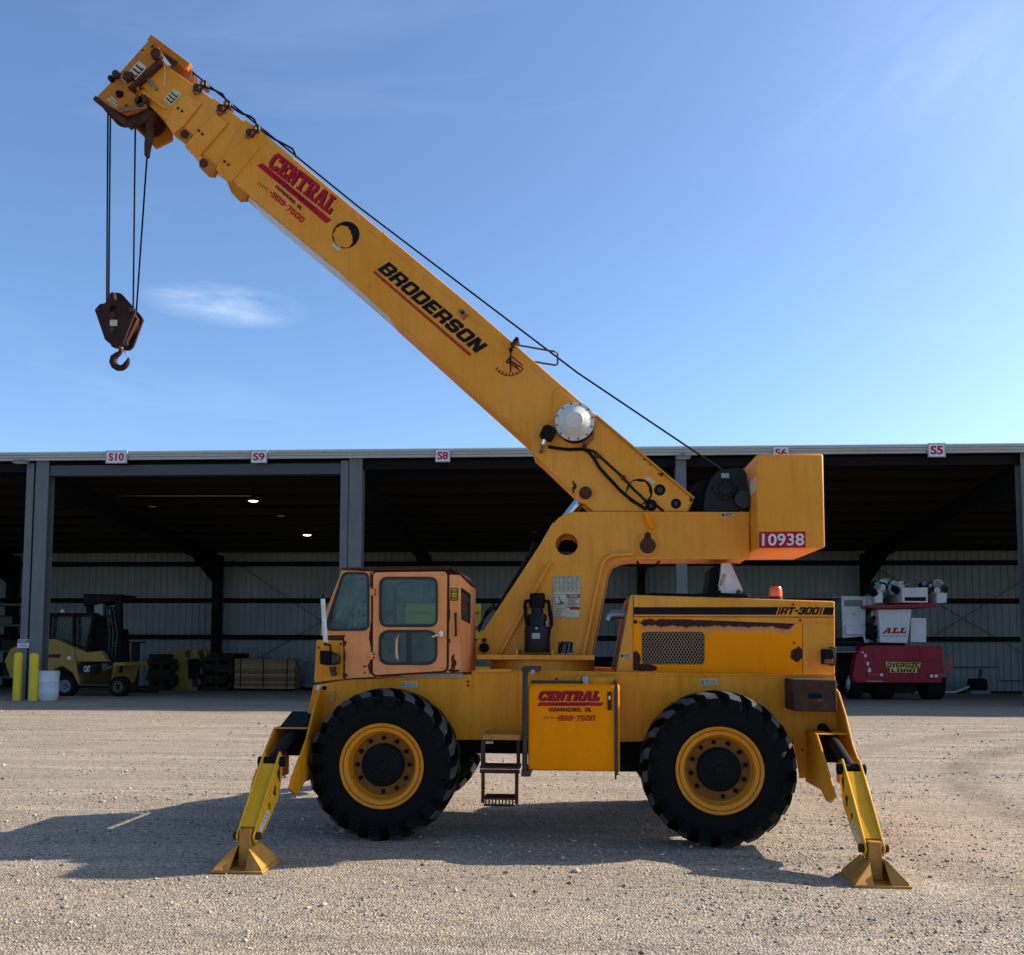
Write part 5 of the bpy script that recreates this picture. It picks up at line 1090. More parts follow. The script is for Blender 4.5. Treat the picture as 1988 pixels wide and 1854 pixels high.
MB().prism(pp('C', [(475, 405), (530, 370), (550, 350), (545, 395), (510, 425), (490, 425)], Y0 - .02), Y0 - .05, Y0).build('reel_bracket', M['rustpale'], reel, .004)
# limit sensor
a, b_, c_ = PY('C', 285, 335, -.31), PY('C', 258, 392, -.31), PY('C', 236, 455, -.28)
sn_ = MB().tube([a - (b_ - a) * .25, a, a.lerp(b_, .5), b_, b_ + (b_ - a) * .12], [.05, .072, .074, .068, .045], 16).build('limit_sensor', M['matt'], crane)
MB().tube([b_, b_.lerp(c_, .5)], .022, 10).build('sensor_neck', M['chrome'], sn_); MB().tube([b_.lerp(c_, .45), c_, c_ + Vector((-.02, .09, -.02))], .018, 8).build('sensor_stem', M['rustpale'], sn_)
# boom hoses
for pts, r_ in (([(275, 438), (330, 448), (400, 455), (480, 452), (515, 468), (545, 505), (580, 565), (640, 630), (700, 695), (745, 735), (800, 775), (860, 812)], .016), ([(480, 452), (540, 462), (570, 485), (640, 550), (720, 622), (780, 690), (850, 755), (910, 780), (960, 822)], .012)):
    MB().tube([PY('C', x, y, Y0 - .03) for x, y in pts], r_, 8).build('boom_hose', M['matt'], boom)
for q in ((568, 492), (720, 624), (490, 440)):
    p = PY('C', *q, Y0 - .03); MB().cyl((p.x, Y0 - .06, p.z), (p.x, Y0 - .01, p.z), .024, 10).build('hose_clamp', M['rust'], boom)
p = PY('C', 497, 716, Y0); MB().cyl((p.x, Y0 - .05, p.z), (p.x, Y0, p.z), .062, 18).build('ram_pin', M['rust'], boom, .004); MB().cyl((p.x, Y0 - .02, p.z), (p.x, Y0, p.z), .105, 22).build('pin_plate', M['yellow'], boom)
for i, (x, y, rx, ry) in enumerate(((430, 680, 14, 34), (470, 730, 16, 16), (945, 605, 16, 12), (845, 517, 8, 4), (1122, 755, 10, 14), (880, 545, 7, 4))):
    P_ = PY('C', x, y, Y0); s_ = .00155; MB().prism(blob(P_.x, P_.z, rx * s_, ry * s_, 24, .7, 60 + i), Y0 - .013, Y0 - .0165).build('rust_patch', M['rust'], boom)
for x, y, w_, h_ in ((965, 735, 30, 22), (995, 775, 22, 22)):
    P = pp('B', [(x - 30, y - 15), (x + 10, y - 20), (x + 48, y + 20), (x + 10, y + 60)], Y0); MB().prism(P, Y0 - .03, Y0).build('rope_bracket', M['rustpale'], boom, .004); break
p = PY('B', 968, 738, Y0 - .03); MB().cyl((p.x, Y0 - .036, p.z), (p.x, Y0 - .029, p.z), .015, 10).build('bracket_hole', M['matt'], boom)
# rope guide loop on top
MB().tube([PY('B', 1290, 975, -.15), PY('B', 1330, 968, -.12), PY('B', 1390, 984, -.1), PY('B', 1665, 1032, -.1), PY('B', 1685, 1042, -.08), PY('B', 1686, 1125, .1), PY('B', 1670, 1135, .12), PY('B', 1505, 1108, .15)], .010, 8).build('rope_guide', M['darksteel'], boom)
for dx_, dy_ in ((0, 0), (-18, 20), (12, -15)):
    p = PY('B', 1372 + dx_, 985 + dy_, -.14); MB().cyl((p.x, -.28, p.z), (p.x, -.12, p.z), .022, 10).build('guide_bolt', M['rust'], boom)
# head
HN, HF = -.215, .215
hd = rnd(pp('A', [(538, 142), (600, 190), (628, 288), (520, 395), (405, 492), (440, 520), (520, 600), (450, 640), (372, 665), (165, 548), (268, 442), (302, 408)], HN), .01)
hole = circ(*pp('A', [(333, 520)], HN)[0], .042, 16)
head = MB().prism(hd, HN, HN + .03, [hole]).build('boom_head', M['headpaint'], crane, .004)
MB().prism(pp('A', [(660, 330), (805, 335), (835, 390), (740, 430), (650, 560), (700, 848), (588, 903), (455, 770), (420, 735), (420, 560)], HF), HF - .03, HF).build('far_head_plate', M['headpaint'], head)
MB().strip(pp('A', [(625, 284), (402, 492)], HN), .040, HN - .03, HN + .10).build('head_ridge', M['rust'], head, .006)
MB().strip(pp('A', [(402, 492), (440, 470), (655, 625)], -.168), .03, -.20, -.164).build('head_ridge', M['yellow'], head, .004)
MB().strip(pp('A', [(548, 160), (310, 415), (180, 550)], HN), .025, HN + .031, HF - .031).build('head_front_plate', M['headpaint'], head)
MB().strip(pp('A', [(160, 548), (420, 750)], HN), .05, HN - .02, HN + .03).build('rope_guard', M['rust'], head, .006)
MB().prism(pp('A', [(180, 560), (380, 670), (520, 612), (560, 640), (520, 700), (430, 752), (400, 745)], HN + .06), HN + .05, HN + .09).build('lower_cheek', M['rust'], head, .004)
MB().strip(pp('A', [(330, 640), (520, 610)], HN), .05, HN - .03, HN).build('rope_guard', M['rustpale'], head, .006)
MB().strip(pp('A', [(535, 122), (805, 322)], HN + .05), .075, HN + .05, HN + .12).build('top_guard', M['headpaint'], head, .008)
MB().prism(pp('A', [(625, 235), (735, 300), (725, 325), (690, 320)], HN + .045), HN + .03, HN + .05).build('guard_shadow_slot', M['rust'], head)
def sheave(c_, r_, Y1, Y2, mt='rust'):
    p = PY('A', *c_, 0); k = int((Y2 - Y1) / .055); mb = MB()
    for i in range(k):
        y = Y1 + (i + .5) * (Y2 - Y1) / k; mb.lathe([(0, y - .022), (r_, y - .022), (r_, y - .018), (r_ - .025, y), (r_, y + .018), (r_, y + .022), (0, y + .022)], (p.x, 0, p.z), 'y', 32)
    return mb.build('sheave', M[mt], head)
sheave((340, 600), .165, -.10, .15, 'rust'); sheave((530, 690), .15, -.10, .15, 'rust'); sheave((760, 390), .13, -.05, .15, 'rustpale')
MB().prism(pp('A', [(600, 640), (690, 690), (705, 840), (590, 900), (555, 800)], .14), .12, .15).build('wedge_plate', M['headpaint'], head, .004)
MB().prism(pp('A', [(520, 600), (600, 590), (600, 660), (560, 730), (560, 800), (540, 890), (530, 955), (512, 955), (512, 880), (520, 780)], -.10), -.14, -.06).build('rope_socket', M['rust'], head, .008)
for x, y, r_ in ((500, 560, .05), (480, 590, .04), (330, 520, .03), (590, 245, .06), (310, 385, .04), (275, 415, .03), (390, 400, .05), (470, 570, .05)):
    p = PY('A', x, y, HN - .02); MB().cyl((p.x, HN - .05, p.z), (p.x, HN + .02, p.z), r_, 10).build('head_fitting', M['rust'] if r_ != .03 else M['matt'], head, .006)
for i, (x, y, rx, ry) in enumerate(((400, 420, 40, 26), (345, 400, 28, 20), (490, 215, 12, 6), (560, 190, 14, 10), (380, 600, 14, 10), (480, 480, 20, 12))):
    P_ = PY('A', x, y, HN); s_ = .0014; MB().prism(blob(P_.x, P_.z, rx * s_, ry * s_, 26, .7, 80 + i), HN + .001, HN - .003).build('rust_patch', M['rust'], head)
def strips_label(pts, Y, par, n=3):
    P = pp('A', pts, Y); MB().prism(P, Y + .001, Y - .003).build('weather_label', M['cream'], par)
    o = Vector(P[0]); ex_ = Vector(P[1]) - o; ey_ = Vector(P[3]) - o; mb = MB()
    for k in range(n):
        f0 = .12 + k * .78 / n; q = [o + ex_ * f0 + ey_ * .12, o + ex_ * (f0 + .10) + ey_ * .12, o + ex_ * (f0 + .10) + ey_ * .85, o + ex_ * f0 + ey_ * .85]; mb.prism([(v.x, v.y) for v in q], Y - .0035, Y - .0055)
        q = [o + ex_ * f0 + ey_ * .78, o + ex_ * (f0 + .2) + ey_ * .78, o + ex_ * (f0 + .2) + ey_ * .9, o + ex_ * f0 + ey_ * .9]; mb.prism([(v.x, v.y) for v in q], Y - .0057, Y - .0065)
    mb.build('label_print', M['rust'], par)
strips_label([(640, 555), (705, 478), (762, 520), (690, 602)], -.165, boom); strips_label([(385, 375), (465, 285), (520, 335), (440, 425)], HN, head)
strips_label([(325, 400), (375, 365), (420, 410), (372, 440)], HN - .001, head, 2); strips_label([(245, 560), (280, 535), (325, 590), (300, 610)], HN, head, 2)
p = PY('A', 560, 455, -.175); q = PY('A', 590, 490, -.175); MB().tube([PY('A', 525, 415, -.18), p, q], .018, 8).build('level_tube', M['steel'], head)
MB().tube([PY('A', 620, 285, -.20), PY('A', 645, 330, -.19), PY('A', 645, 410, -.18), PY('A', 640, 460, -.17)], .005, 6).build('loose_cable', M['cream'], head)
# ropes
hb_z = 0
def rope(pts, name='hoist_rope'): return MB().tube(pts, .0095, 8).build(name, M['rope'], crane)
rope([PY('A', 830, 362, 0), PY('A', 1986, 1300, 0), PY('C', 450, 0, 0), PY('C', 1295, 568, 0), PY('C', 1330, 600, 0)])
for (zk, x, y), (zk2, x2, y2), yd in ((('A', 251, 600), ('J', 335, 640), -.07), (('A', 268, 600), ('J', 366, 620), .05), (('A', 441, 690), ('J', 762, 680), -.02), (('A', 522, 940), ('J', 812, 720), -.10)):
    rope([PY(zk, x, y, yd), PY(zk2, x2, y2, yd)])

# ================================================================== hook block
hb0 = PY('J', 520, 900, 0); hook = thing('hook_block', 'dark rusty two-plate hook block hanging from the boom ropes', 'hook block', (hb0.x, 0, hb0.z), 0)
def J(x, y, Y=0.0): p = PY('J', x, y, Y); return (p.x - hb0.x, p.z - hb0.z)
fpl = [(155, 690), (235, 597), (320, 585), (365, 525), (420, 505), (590, 560), (720, 620), (812, 690), (800, 740), (600, 1250), (440, 1272), (320, 1172)]
Pn = [J(x, y, -.13) for x, y in fpl]
hc = J(460, 685, -.13)
MB().prism(rnd(Pn, .012, 3), -.15, -.12, [circ(hc[0], hc[1], .046, 18)]).build('cheek_plate', M['block'], hook, .004)
fb = [(390, 440), (520, 415), (590, 430), (900, 780), (945, 850), (780, 1290), (715, 1345), (620, 1345), (430, 1290), (300, 900), (330, 620)]
MB().prism(rnd([J(x, y, .13) for x, y in fb], .012, 3), .10, .13).build('cheek_plate', M['block'], hook, .004)
MB().prism(inset([J(x, y, 0) for x, y in [(250, 720), (330, 640), (700, 660), (850, 830), (640, 1260), (480, 1280)]], 0), -.025, .025).build('centre_plate', M['rust'], hook, .004)
ctr = J(545, 860, 0)
for y in (-.075, .065):
    MB().lathe([(0, y - .03), (.165, y - .03), (.17, y - .024), (.145, y), (.17, y + .024), (.165, y + .03), (0, y + .03)], (ctr[0], 0, ctr[1]), 'y', 36).build('block_sheave', M['rust'], hook)
MB().cyl((ctr[0], -.17, ctr[1]), (ctr[0], .15, ctr[1]), .04, 16).build('sheave_pin', M['rust'], hook)
for x, y, r_ in ((198, 680, .02), (735, 680, .028), (430, 1010, .03), (650, 1235, .02)):
    p = J(x, y, -.15); MB().cyl((p[0], -.165, p[1]), (p[0], -.14, p[1]), r_, 12).build('plate_bolt', M['darksteel'], hook)
P = [J(x, y, -.15) for x, y in [(388, 842), (505, 842), (505, 942), (388, 942)]]; MB().prism(rnd(P, .01), -.154, -.149).build('rating_plate', M['cream'], hook)
a = J(400, 420); MB().tube([(J(440, 520)[0], .0, J(440, 520)[1]), (J(445, 450)[0], 0, J(445, 450)[1]), (J(425, 422)[0], 0, J(425, 422)[1]), (a[0], 0, a[1])], [.035, .03, .024, .012], 10).build('rope_anchor', M['block'], hook)
pts = [(562, 1180, 26), (562, 1285, 26), (566, 1320, 28), (552, 1370, 34), (500, 1410, 44), (450, 1455, 54), (436, 1520, 58), (462, 1580, 56), (515, 1618, 50), (575, 1622, 46), (628, 1590, 44), (662, 1545, 40), (682, 1500, 30), (692, 1455, 12)]
kx = abs(J(100, 0)[0] - J(0, 0)[0]) / 100
MB().tube([(J(x, y)[0], 0, J(x, y)[1]) for x, y, r_ in pts], [r_ * kx for *_, r_ in pts], 14).build('hook', M['block'], hook, ang=60)
MB().cyl((J(566, 1270)[0], 0, J(566, 1270)[1]), (J(566, 1318)[0], 0, J(566, 1318)[1]), 32 * kx, 14).build('swivel_nut', M['rustpale'], hook)
MB().tube([(J(600, 1335)[0], -.02, J(600, 1335)[1]), (J(635, 1370)[0], -.02, J(635, 1370)[1]), (J(680, 1450)[0], -.01, J(680, 1450)[1])], [.012, .012, .010], 8).build('safety_latch', M['chrome'], hook)

# ================================================================== things in and around the shed
def bpr(mb, zk, pts, v0, v1, o):            # prism from photo outline at shed depth v0..v1, relative to thing at o = (u, v, z)
    return mb.prism([(a - o[0], z - o[2]) for a, z in bb(zk, pts, v0)], v0 - o[1], v1 - o[1])
# bollards and drum
for x, y0, y1, lab in ((101, 1318, 1605, 'left of two yellow bollards in front of the left shed columns'), (195, 1322, 1605, 'right of two yellow bollards, next to the white drum')):
    v = -.55; u0 = BP('F', x, y1, v)[0]; zt_ = BP('F', x, y0, v)[1]; t_ = bthing('bollard', lab, 'bollard', u0, v, 0, 'bollards at the columns')
    MB().lathe([(.125, -.03), (.125, zt_ - .1), (.11, zt_ - .04), (.07, zt_ - .01), (0, zt_)], ax='z', n=24).build('post', M['bollard'], t_)
    MB().lathe([(.0, .012), (.16, .012), (.17, -.02)], ax='z', n=20).build('footing', M['frame'], t_)
v = -.25; u0 = BP('F', 282, 1590, v)[0]; zt_ = BP('F', 282, 1430, v)[1]
t_ = bthing('plastic_drum', 'white plastic drum standing by the left shed column', 'drum', u0, v, 0)
MB().lathe([(0, .0), (.25, .0), (.275, .03), (.295, .20), (.300, .22), (.295, .24), (.30, zt_ * .62), (.307, zt_ * .64), (.30, zt_ * .66), (.297, zt_ - .03), (.305, zt_ - .02), (.305, zt_), (.28, zt_), (.275, zt_ - .03), (0, zt_ - .04)], ax='z', n=32).build('barrel', M['drum'], t_)
MB().lathe([(.306, zt_ - .10), (.312, zt_ - .09), (.312, zt_ - .075), (.306, zt_ - .065)], ax='z', n=32).build('hoop', M['white'], t_)
# notice on the column
v = -.055; (a0, z0), (a1, z1) = bb('F', [(103, 1292), (172, 1243)], v); t_ = bthing('notice_sign', 'white notice sign with a blue header on the left shed column', 'sign', (a0 + a1) / 2, v, z0)
w, h_ = (a1 - a0) / 2, z1 - z0
MB().box((-w, 0, 0), (w, .012, h_)).build('sign_panel', M['white'], t_); MB().box((-w + .01, -.003, h_ * .60), (w - .01, -.0005, h_ * .95)).build('sign_header', M['blue'], t_)
text('NOTICE', (-w * .62, h_ * .68), (w * .62, h_ * .68), (-w * .62, h_ * .88), -.003, 'lettering', M['white'], t_)
mb = MB()
for k in range(3): mb.box((-w * .7, -.003, h_ * (.14 + .15 * k)), (w * .7, -.0005, h_ * (.20 + .15 * k)))
mb.build('small_print', M['blue'], t_)

# forklift
fo = (BP('F', 400, 1560, 4.0)[0], 4.0, gz(4.0)); fk = bthing('forklift', 'large tan-yellow forklift parked in the left shed bay', 'forklift', *fo)
VN, VF = 3.2, 4.9
body = bpr(MB(), 'F', [(25, 1370), (60, 1300), (120, 1270), (250, 1240), (330, 1240), (440, 1290), (450, 1375), (470, 1505), (650, 1505), (672, 1380), (735, 1378), (740, 1400), (690, 1400), (660, 1500), (655, 1510), (465, 1515), (430, 1440), (370, 1400), (320, 1420), (290, 1480), (120, 1480), (60, 1470)], VN, VF, fo).build('body', M['forkpaint'], fk, .02)
bpr(MB(), 'F', [(440, 1290), (520, 1320), (600, 1310), (640, 1375), (455, 1375)], VN + .05, VF - .05, fo).build('step_box', M['forkpaint'], fk, .02)
bpr(MB(), 'F', [(462, 1388), (582, 1390), (565, 1442), (470, 1440)], VN - .005, VN + .01, fo).build('side_panel', M['ink'], fk)
a, b_, c_ = [(p[0] - fo[0], p[1] - fo[2]) for p in bb('F', [(498, 1436), (536, 1436), (498, 1399)], VN - .01)]
text('CAT', a, b_, c_, VN - .01 - fo[1], 'lettering', M['white'], fk, bold=.03)
bpr(MB(), 'F', [(270, 1330), (362, 1330), (355, 1352), (268, 1350)], VN - .006, VN + .01, fo).build('model_plate', M['dred'], fk)
bpr(MB(), 'F', [(400, 1343), (420, 1343), (420, 1363), (400, 1363)], VN - .006, VN + .01, fo).build('decal', M['white'], fk)
def bwheel(zk, x, y, rpx, v0, v1, o, par, rim, hub=.55, bot=None):
    uc, zc = BP(zk, x, y, v0); r_ = abs(BP(zk, x + rpx, y, v0)[0] - uc); zc = max(zc, gz(v0) + r_) if bot is None else bot + r_
    c_ = (uc - o[0], 0, zc - o[2]); w0, w1 = v0 - o[1], v1 - o[1]
    tt = MB().lathe([(r_ * .5, w0), (r_ * .85, w0), (r_, w0 + .05), (r_, w1 - .05), (r_ * .85, w1), (r_ * .5, w1)], c_, 'y', 32).build('wheel', M['matt'], par)
    MB().lathe([(0, w0 + .10), (r_ * .2, w0 + .02), (r_ * .3, w0 + .06), (r_ * hub, w0 + .03), (r_ * (hub + .04), w0 - .005), (r_ * (hub - .04), w0 - .005)], c_, 'y', 28).build('rim', rim, tt)
    for k in range(8):
        t0 = k * .785; MB().cyl((c_[0] + r_ * .36 * math.cos(t0), w0 + .03, c_[2] + r_ * .36 * math.sin(t0)), (c_[0] + r_ * .36 * math.cos(t0), w0 + .0, c_[2] + r_ * .36 * math.sin(t0)), r_ * .07, 6).build('wheel_nut', M['steel'], tt)
for v0, v1 in ((3.15, 3.5), (4.6, 4.95)):
    bwheel('F', 385, 1490, 62, v0, v1, fo, fk, M['bluegrey'], bot=gz(4.0)); bwheel('F', 700, 1475, 60, v0, v1, fo, fk, M['darksteel'], bot=gz(4.0)); bwheel('F', 40, 1490, 58, v0, v1, fo, fk, M['darksteel'], bot=gz(4.0)) if False else None
for x0, x1 in ((498, 545), (660, 715)):
    bpr(MB(), 'F', [(x0 + 20, 990), (x1, 985), (x1 + 2, 1400), (x0 + 50, 1440)] if x0 > 600 else [(505, 985), (548, 985), (560, 1380), (530, 1380)], 3.5 if x0 > 600 else 4.4, 3.7 if x0 > 600 else 4.6, fo).build('mast_rail', M['matt'], fk)
bpr(MB(), 'F', [(495, 972), (720, 975), (720, 1010), (495, 1045)], 3.5, 4.6, fo).build('mast_head', M['matt'], fk, .02)
bpr(MB(), 'F', [(560, 1030), (610, 1030), (612, 1100), (560, 1100)], 3.6, 3.8, fo).build('lift_ram', M['bluegrey'], fk)
for pts in ([(640, 1060), (652, 1060), (640, 1380), (628, 1380)], [(690, 1060), (702, 1050), (712, 1370), (700, 1370)]): bpr(MB(), 'F', pts, 3.8, 3.9, fo).build('lift_chain', M['steel'], fk)
bpr(MB(), 'F', [(290, 1085), (560, 1085), (560, 1105), (285, 1105)], 3.3, 4.8, fo).build('overhead_guard', M['matt'], fk, .01)
for x0, x1 in ((290, 268), (430, 430), (548, 500)):
    for v0 in (3.3, 4.72): bpr(MB(), 'F', [(x0, 1100), (x0 + 16, 1100), (x1 + 16, 1330), (x1, 1330)], v0, v0 + .08, fo).build('guard_post', M['matt'], fk)
bpr(MB(), 'F', [(300, 1190), (345, 1190), (350, 1290), (430, 1290), (430, 1325), (300, 1325)], 3.7, 4.4, fo).build('seat', M['seat'], fk, .03)
bpr(MB(), 'F', [(358, 1062), (382, 1062), (386, 1086), (354, 1086)], 4.0, 4.1, fo).build('beacon', M['steel'], fk, .02)
bpr(MB(), 'F', [(640, 1180), (690, 1180), (700, 1400), (640, 1400)], 3.6, 4.5, fo).build('carriage', M['matt'], fk, .02)
bpr(MB(), 'F', [(668, 1265), (688, 1262), (690, 1280), (672, 1285)], 3.55, 3.6, fo).build('head_lamp', M['white'], fk, .01)
zf_ = .12
for v0 in (3.7, 4.35):
    ub = BP('F', 720, 1500, v0)[0] - fo[0]; MB().prism([(ub - .15, zf_), (ub + 1.25, zf_), (ub + 1.25, zf_ + .02), (ub - .06, zf_ + .06), (ub - .06, zf_ + .7), (ub - .15, zf_ + .7)], v0 - 4.0, v0 - 4.0 + .15).build('fork', M['matt'], fk)
bpr(MB(), 'F', [(296, 1106), (545, 1106), (520, 1285), (450, 1290), (330, 1262), (285, 1260)], 3.5, 4.6, fo).build('cab_enclosure', M['smoke'], fk)
bpr(MB(), 'F', [(508, 1046), (640, 1046), (640, 1385), (560, 1385)], 3.75, 4.4, fo).build('mast_back', M['matt'], fk)
for k in range(7): bpr(MB(), 'F', [(606, 1100 + 42 * k), (716, 1096 + 42 * k), (716, 1112 + 42 * k), (606, 1116 + 42 * k)], 3.46, 3.52, fo).build('mast_crosspiece', M['dark'], fk)
for k in range(3): MB().tube([(BP('F', 640 + 20 * k, 1050, 3.6)[0] - fo[0], -.5, BP('F', 640, 1050, 3.6)[1] - fo[2]), (BP('F', 665 + 22 * k, 1200, 3.6)[0] - fo[0], -.55, BP('F', 640, 1200, 3.6)[1] - fo[2]), (BP('F', 650 + 20 * k, 1390, 3.6)[0] - fo[0], -.5, BP('F', 640, 1390, 3.6)[1] - fo[2])], .025, 8).build('mast_hose', M['darksteel'], fk)

# timber bundle with straps
v0 = 11.0; (a0, z0), (a1, z1) = bb('F', [(1392, 1520), (1755, 1357)], v0); zg = gz(v0); bt = bthing('timber_bundle', 'strapped bundle of pale new timber boards on the shed floor', 'timber', (a0 + a1) / 2, v0, zg)
w = (a1 - a0) / 2; hT = z1 - zg; rows = 12; hr = (hT - .10) / rows
pl_me = MB().box((-w, 0, 0), (w, .20, hr * .88)).mesh('plank', M['wood'])
for r_ in range(rows):
    for c_ in range(4):
        o = bpy.data.objects.new('plank', pl_me); link(o, bt); o.location = (random.uniform(-.03, .03), c_ * .205 + random.uniform(-.008, .008), .10 + r_ * hr)
for f in (-.78, 0.0, .78):
    MB().box((f * w - .05, 0, 0), (f * w + .05, .82, .099)).build('bearer', M['oldwood'], bt)
for f in (-.80, -.05, .74):
    MB().box((f * w - .016, -.022, .09), (f * w + .016, -.012, hT + .008)).box((f * w - .016, -.022, hT + .0), (f * w + .016, .83, hT + .008)).build('strap', M['matt'], bt)
# dark timber stacks
def mats(x0, x1, yt, yb, v0, lab, rows, name='mat_stack', mt='oldwood', dep=1.2):
    (a0, _), (a1, z1) = bb('F', [(x0, yb), (x1, yt)], v0); zg = gz(v0); t_ = bthing(name, lab, 'timber stack', (a0 + a1) / 2, v0, zg, 'dark timber stacks in the shed'); w = (a1 - a0) / 2; h_ = (z1 - zg) / rows
    for r_ in range(rows):
        if r_ % 3 != 1: MB().box((-w + random.uniform(0, .3), random.uniform(-.08, .08), (r_ if r_ else 0) * h_), (w - random.uniform(0, .35), dep, (r_ + .95) * h_)).build('timber_mat', M[mt], t_, .01)
        else:
            for k in range(3): xk = -w + .1 + k * (w - .15); MB().box((xk, 0.05, (r_ - .06) * h_), (xk + .12, dep - .05, (r_ + 1) * h_)).build('bearer', M[mt], t_)
mats(862, 1040, 1330, 1512, 10.6, 'stack of dark weathered timber mats right of the forklift', 7)
mats(1180, 1385, 1345, 1512, 10.8, 'low stack of dark timbers left of the pale timber bundle', 9)
mats(1180, 1470, 1325, 1420, 12.6, 'dark timber stack behind the pale timber bundle', 7)
(a0, _), (a1, z1) = bb('C', [(515, 1760), (670, 1674)], 9.0); zg = gz(9.0); t_ = bthing('black_pipe_stack', 'stack of long black pipes seen under the crane between turret and hood', 'pipe stack', (a0 + a1) / 2, 9.0, zg)
for r_ in range(int((z1 - zg) / .13)):
    for c_ in range(3): MB().cyl((-1.6, .08 + c_ * .135, .066 + r_ * .13), (1.6, .08 + c_ * .135, .066 + r_ * .13), .066, 10).build('pipe', M['matt'], t_)
# yellow crane counterweight slabs
o = (BP('F', 1090, 1500, 11.2)[0], 11.2, gz(11.2)); t_ = bthing('yellow_weight_frame', 'yellow steel frame with round holes behind the dark timber mats', 'steel frame', *o)
hs = [circ(x - o[0], z - o[2], .16, 14) for x, z in bb('F', [(1120, 1328), (1195, 1326)], 11.2)]
MB().prism([(a - o[0], z - o[2]) for a, z in bb('F', [(960, 1318), (1060, 1305), (1215, 1308), (1232, 1330), (1180, 1390), (1140, 1440), (1140, 1560), (1050, 1560), (1040, 1400), (970, 1345)], 11.2)], 0, .5, hs).build('frame_plate', M['forkpaint'], t_, .01)
bpr(MB(), 'F', [(1115, 1360), (1180, 1355), (1190, 1470), (1120, 1480)], 11.1, 11.15, o).build('dark_tarpaulin', M['matt'], t_)
MB().box((-.6, 0, 0), (.6, .5, .12)).build('skid', M['forkpaint'], t_)
# table-like reel stand
o = (BP('F', 800, 1500, 9.5)[0], 9.5, gz(9.5)); t_ = bthing('cable_spool', 'dark wooden cable spool standing behind the forklift mast', 'cable spool', *o)
zs = BP('F', 800, 1255, 9.5)[1] - o[2]; rs = abs(BP('F', 858, 1300, 9.5)[0] - o[0])
MB().lathe([(0, zs - .06), (rs, zs - .06), (rs, zs), (0, zs)], ax='z', n=24).build('spool_flange', M['oldwood'], t_); MB().lathe([(0, 0), (rs, 0), (rs, .06), (0, .06)], ax='z', n=24).build('spool_flange', M['oldwood'], t_); MB().lathe([(rs * .45, .05), (rs * .45, zs - .05)], ax='z', n=24).build('spool_core', M['oldwood'], t_)
# blue-grey bin by the back wall
(a0, _), (a1, z1) = bb('F', [(1795, 1480), (1930, 1378)], 12.5); zg = gz(12.5); t_ = bthing('steel_bin', 'blue-grey steel bin by the back wall right of the timber bundle', 'bin', (a0 + a1) / 2, 12.5, zg); w = (a1 - a0) / 2
MB().prism([(-w, z1 - zg), (-w + .1, .12), (w - .1, .12), (w, z1 - zg), (w - .05, z1 - zg), (w - .14, .16), (-w + .14, .16), (-w + .05, z1 - zg)], 0, .9).box((-w + .07, .0, .13), (w - .07, .04, z1 - zg - .05)).build('bin_shell', M['bluegrey'], t_, .01)
MB().box((-w + .2, .1, 0), (-w + .35, .8, .125)).box((w - .35, .1, 0), (w - .2, .8, .125)).build('bin_foot', M['dark'], t_)
# green rack at far left
o = (BP('F', 40, 1500, 8.0)[0], 8.0, gz(8.0)); t_ = bthing('green_rack', 'dark green steel rack behind the left shed columns', 'rack', *o)
for x in (-1.3, .45):
    for y in (0, .9): MB().box((x, y, 0), (x + .1, y + .1, 3.4)).build('rack_post', M['green'], t_)
for z in (.5, 1.5, 2.5, 3.3): MB().box((-1.25, .02, z), (.5, .98, z + .08)).build('rack_shelf', M['green'], t_)
for i, (x, z, w_, h_) in enumerate(((-1.1, .58, .6, .5), (-.3, .58, .5, .35), (-1.0, 1.58, .4, .6), (-.4, 1.58, .7, .4), (-.9, 2.58, .9, .35))): MB().box((x, .2, z), (x + w_, .8, z + h_)).build('stored_crate', M['oldwood' if i % 2 else 'green'], t_, .02) if False else None
for i, (x, z, w_, h_) in enumerate(((-1.1, .58, .6, .5), (-.3, .58, .5, .35), (-1.0, 1.58, .4, .6), (-.4, 1.58, .7, .4), (-.9, 2.58, .9, .35))):
    cr = bthing('storage_crate', 'dark crate on the green rack, ' + ('lowest shelf at the left', 'lowest shelf at the right', 'middle shelf at the left', 'middle shelf at the right', 'top shelf')[i], 'crate', o[0] + x + w_ / 2, o[1] + .2, o[2] + z, 'crates on the green rack')
    MB().box((-w_ / 2, 0, 0), (w_ / 2, .6, h_ * .9)).build('crate_box', M['oldwood' if i % 2 else 'darksteel'], cr, .02); MB().box((-w_ / 2 - .02, -.02, h_ * .9), (w_ / 2 + .02, .62, h_)).build('crate_lid', M['oldwood'], cr, .01)

# yellow machine with a name panel behind the cab
vq = 5.5; o = (BP('d', 860, 1330, vq)[0], vq, gz(vq)); t_ = bthing('yellow_carry_crane', 'low yellow carry crane with a lettered panel, mostly hidden behind the cab', 'crane', *o)
(a0, z0), (a1, z1) = bb('d', [(787, 1215), (934, 1172)], vq); pn = MB().box((a0 - o[0], 0, z0 - o[2]), (a1 - o[0], .35, z1 - o[2])).build('name_panel', M['signyellow'], t_, .01)
def tq(s_, p, q, r_, mt, bold=.03):
    A = [(a - o[0], z - o[2]) for a, z in bb('d', [p, q, r_], vq)]; text(s_, *A, 0, 'lettering', mt, pn, bold=bold, off=.006)
tq('CENTRAL', (792, 1194), (840, 1194), (793, 1186), M['dred']); tq('CRANE', (896, 1194), (931, 1194), (896, 1187), M['red']); tq('IN. - (219)', (903, 1201), (929, 1201), (903, 1198), M['dred'])
(a0, _), (a1, _) = bb('d', [(770, 1290), (975, 1290)], vq)
MB().box((a0 - o[0], -.4, .55), (a1 - o[0], 1.5, 1.05)).build('deck', M['signyellow'], t_, .02)
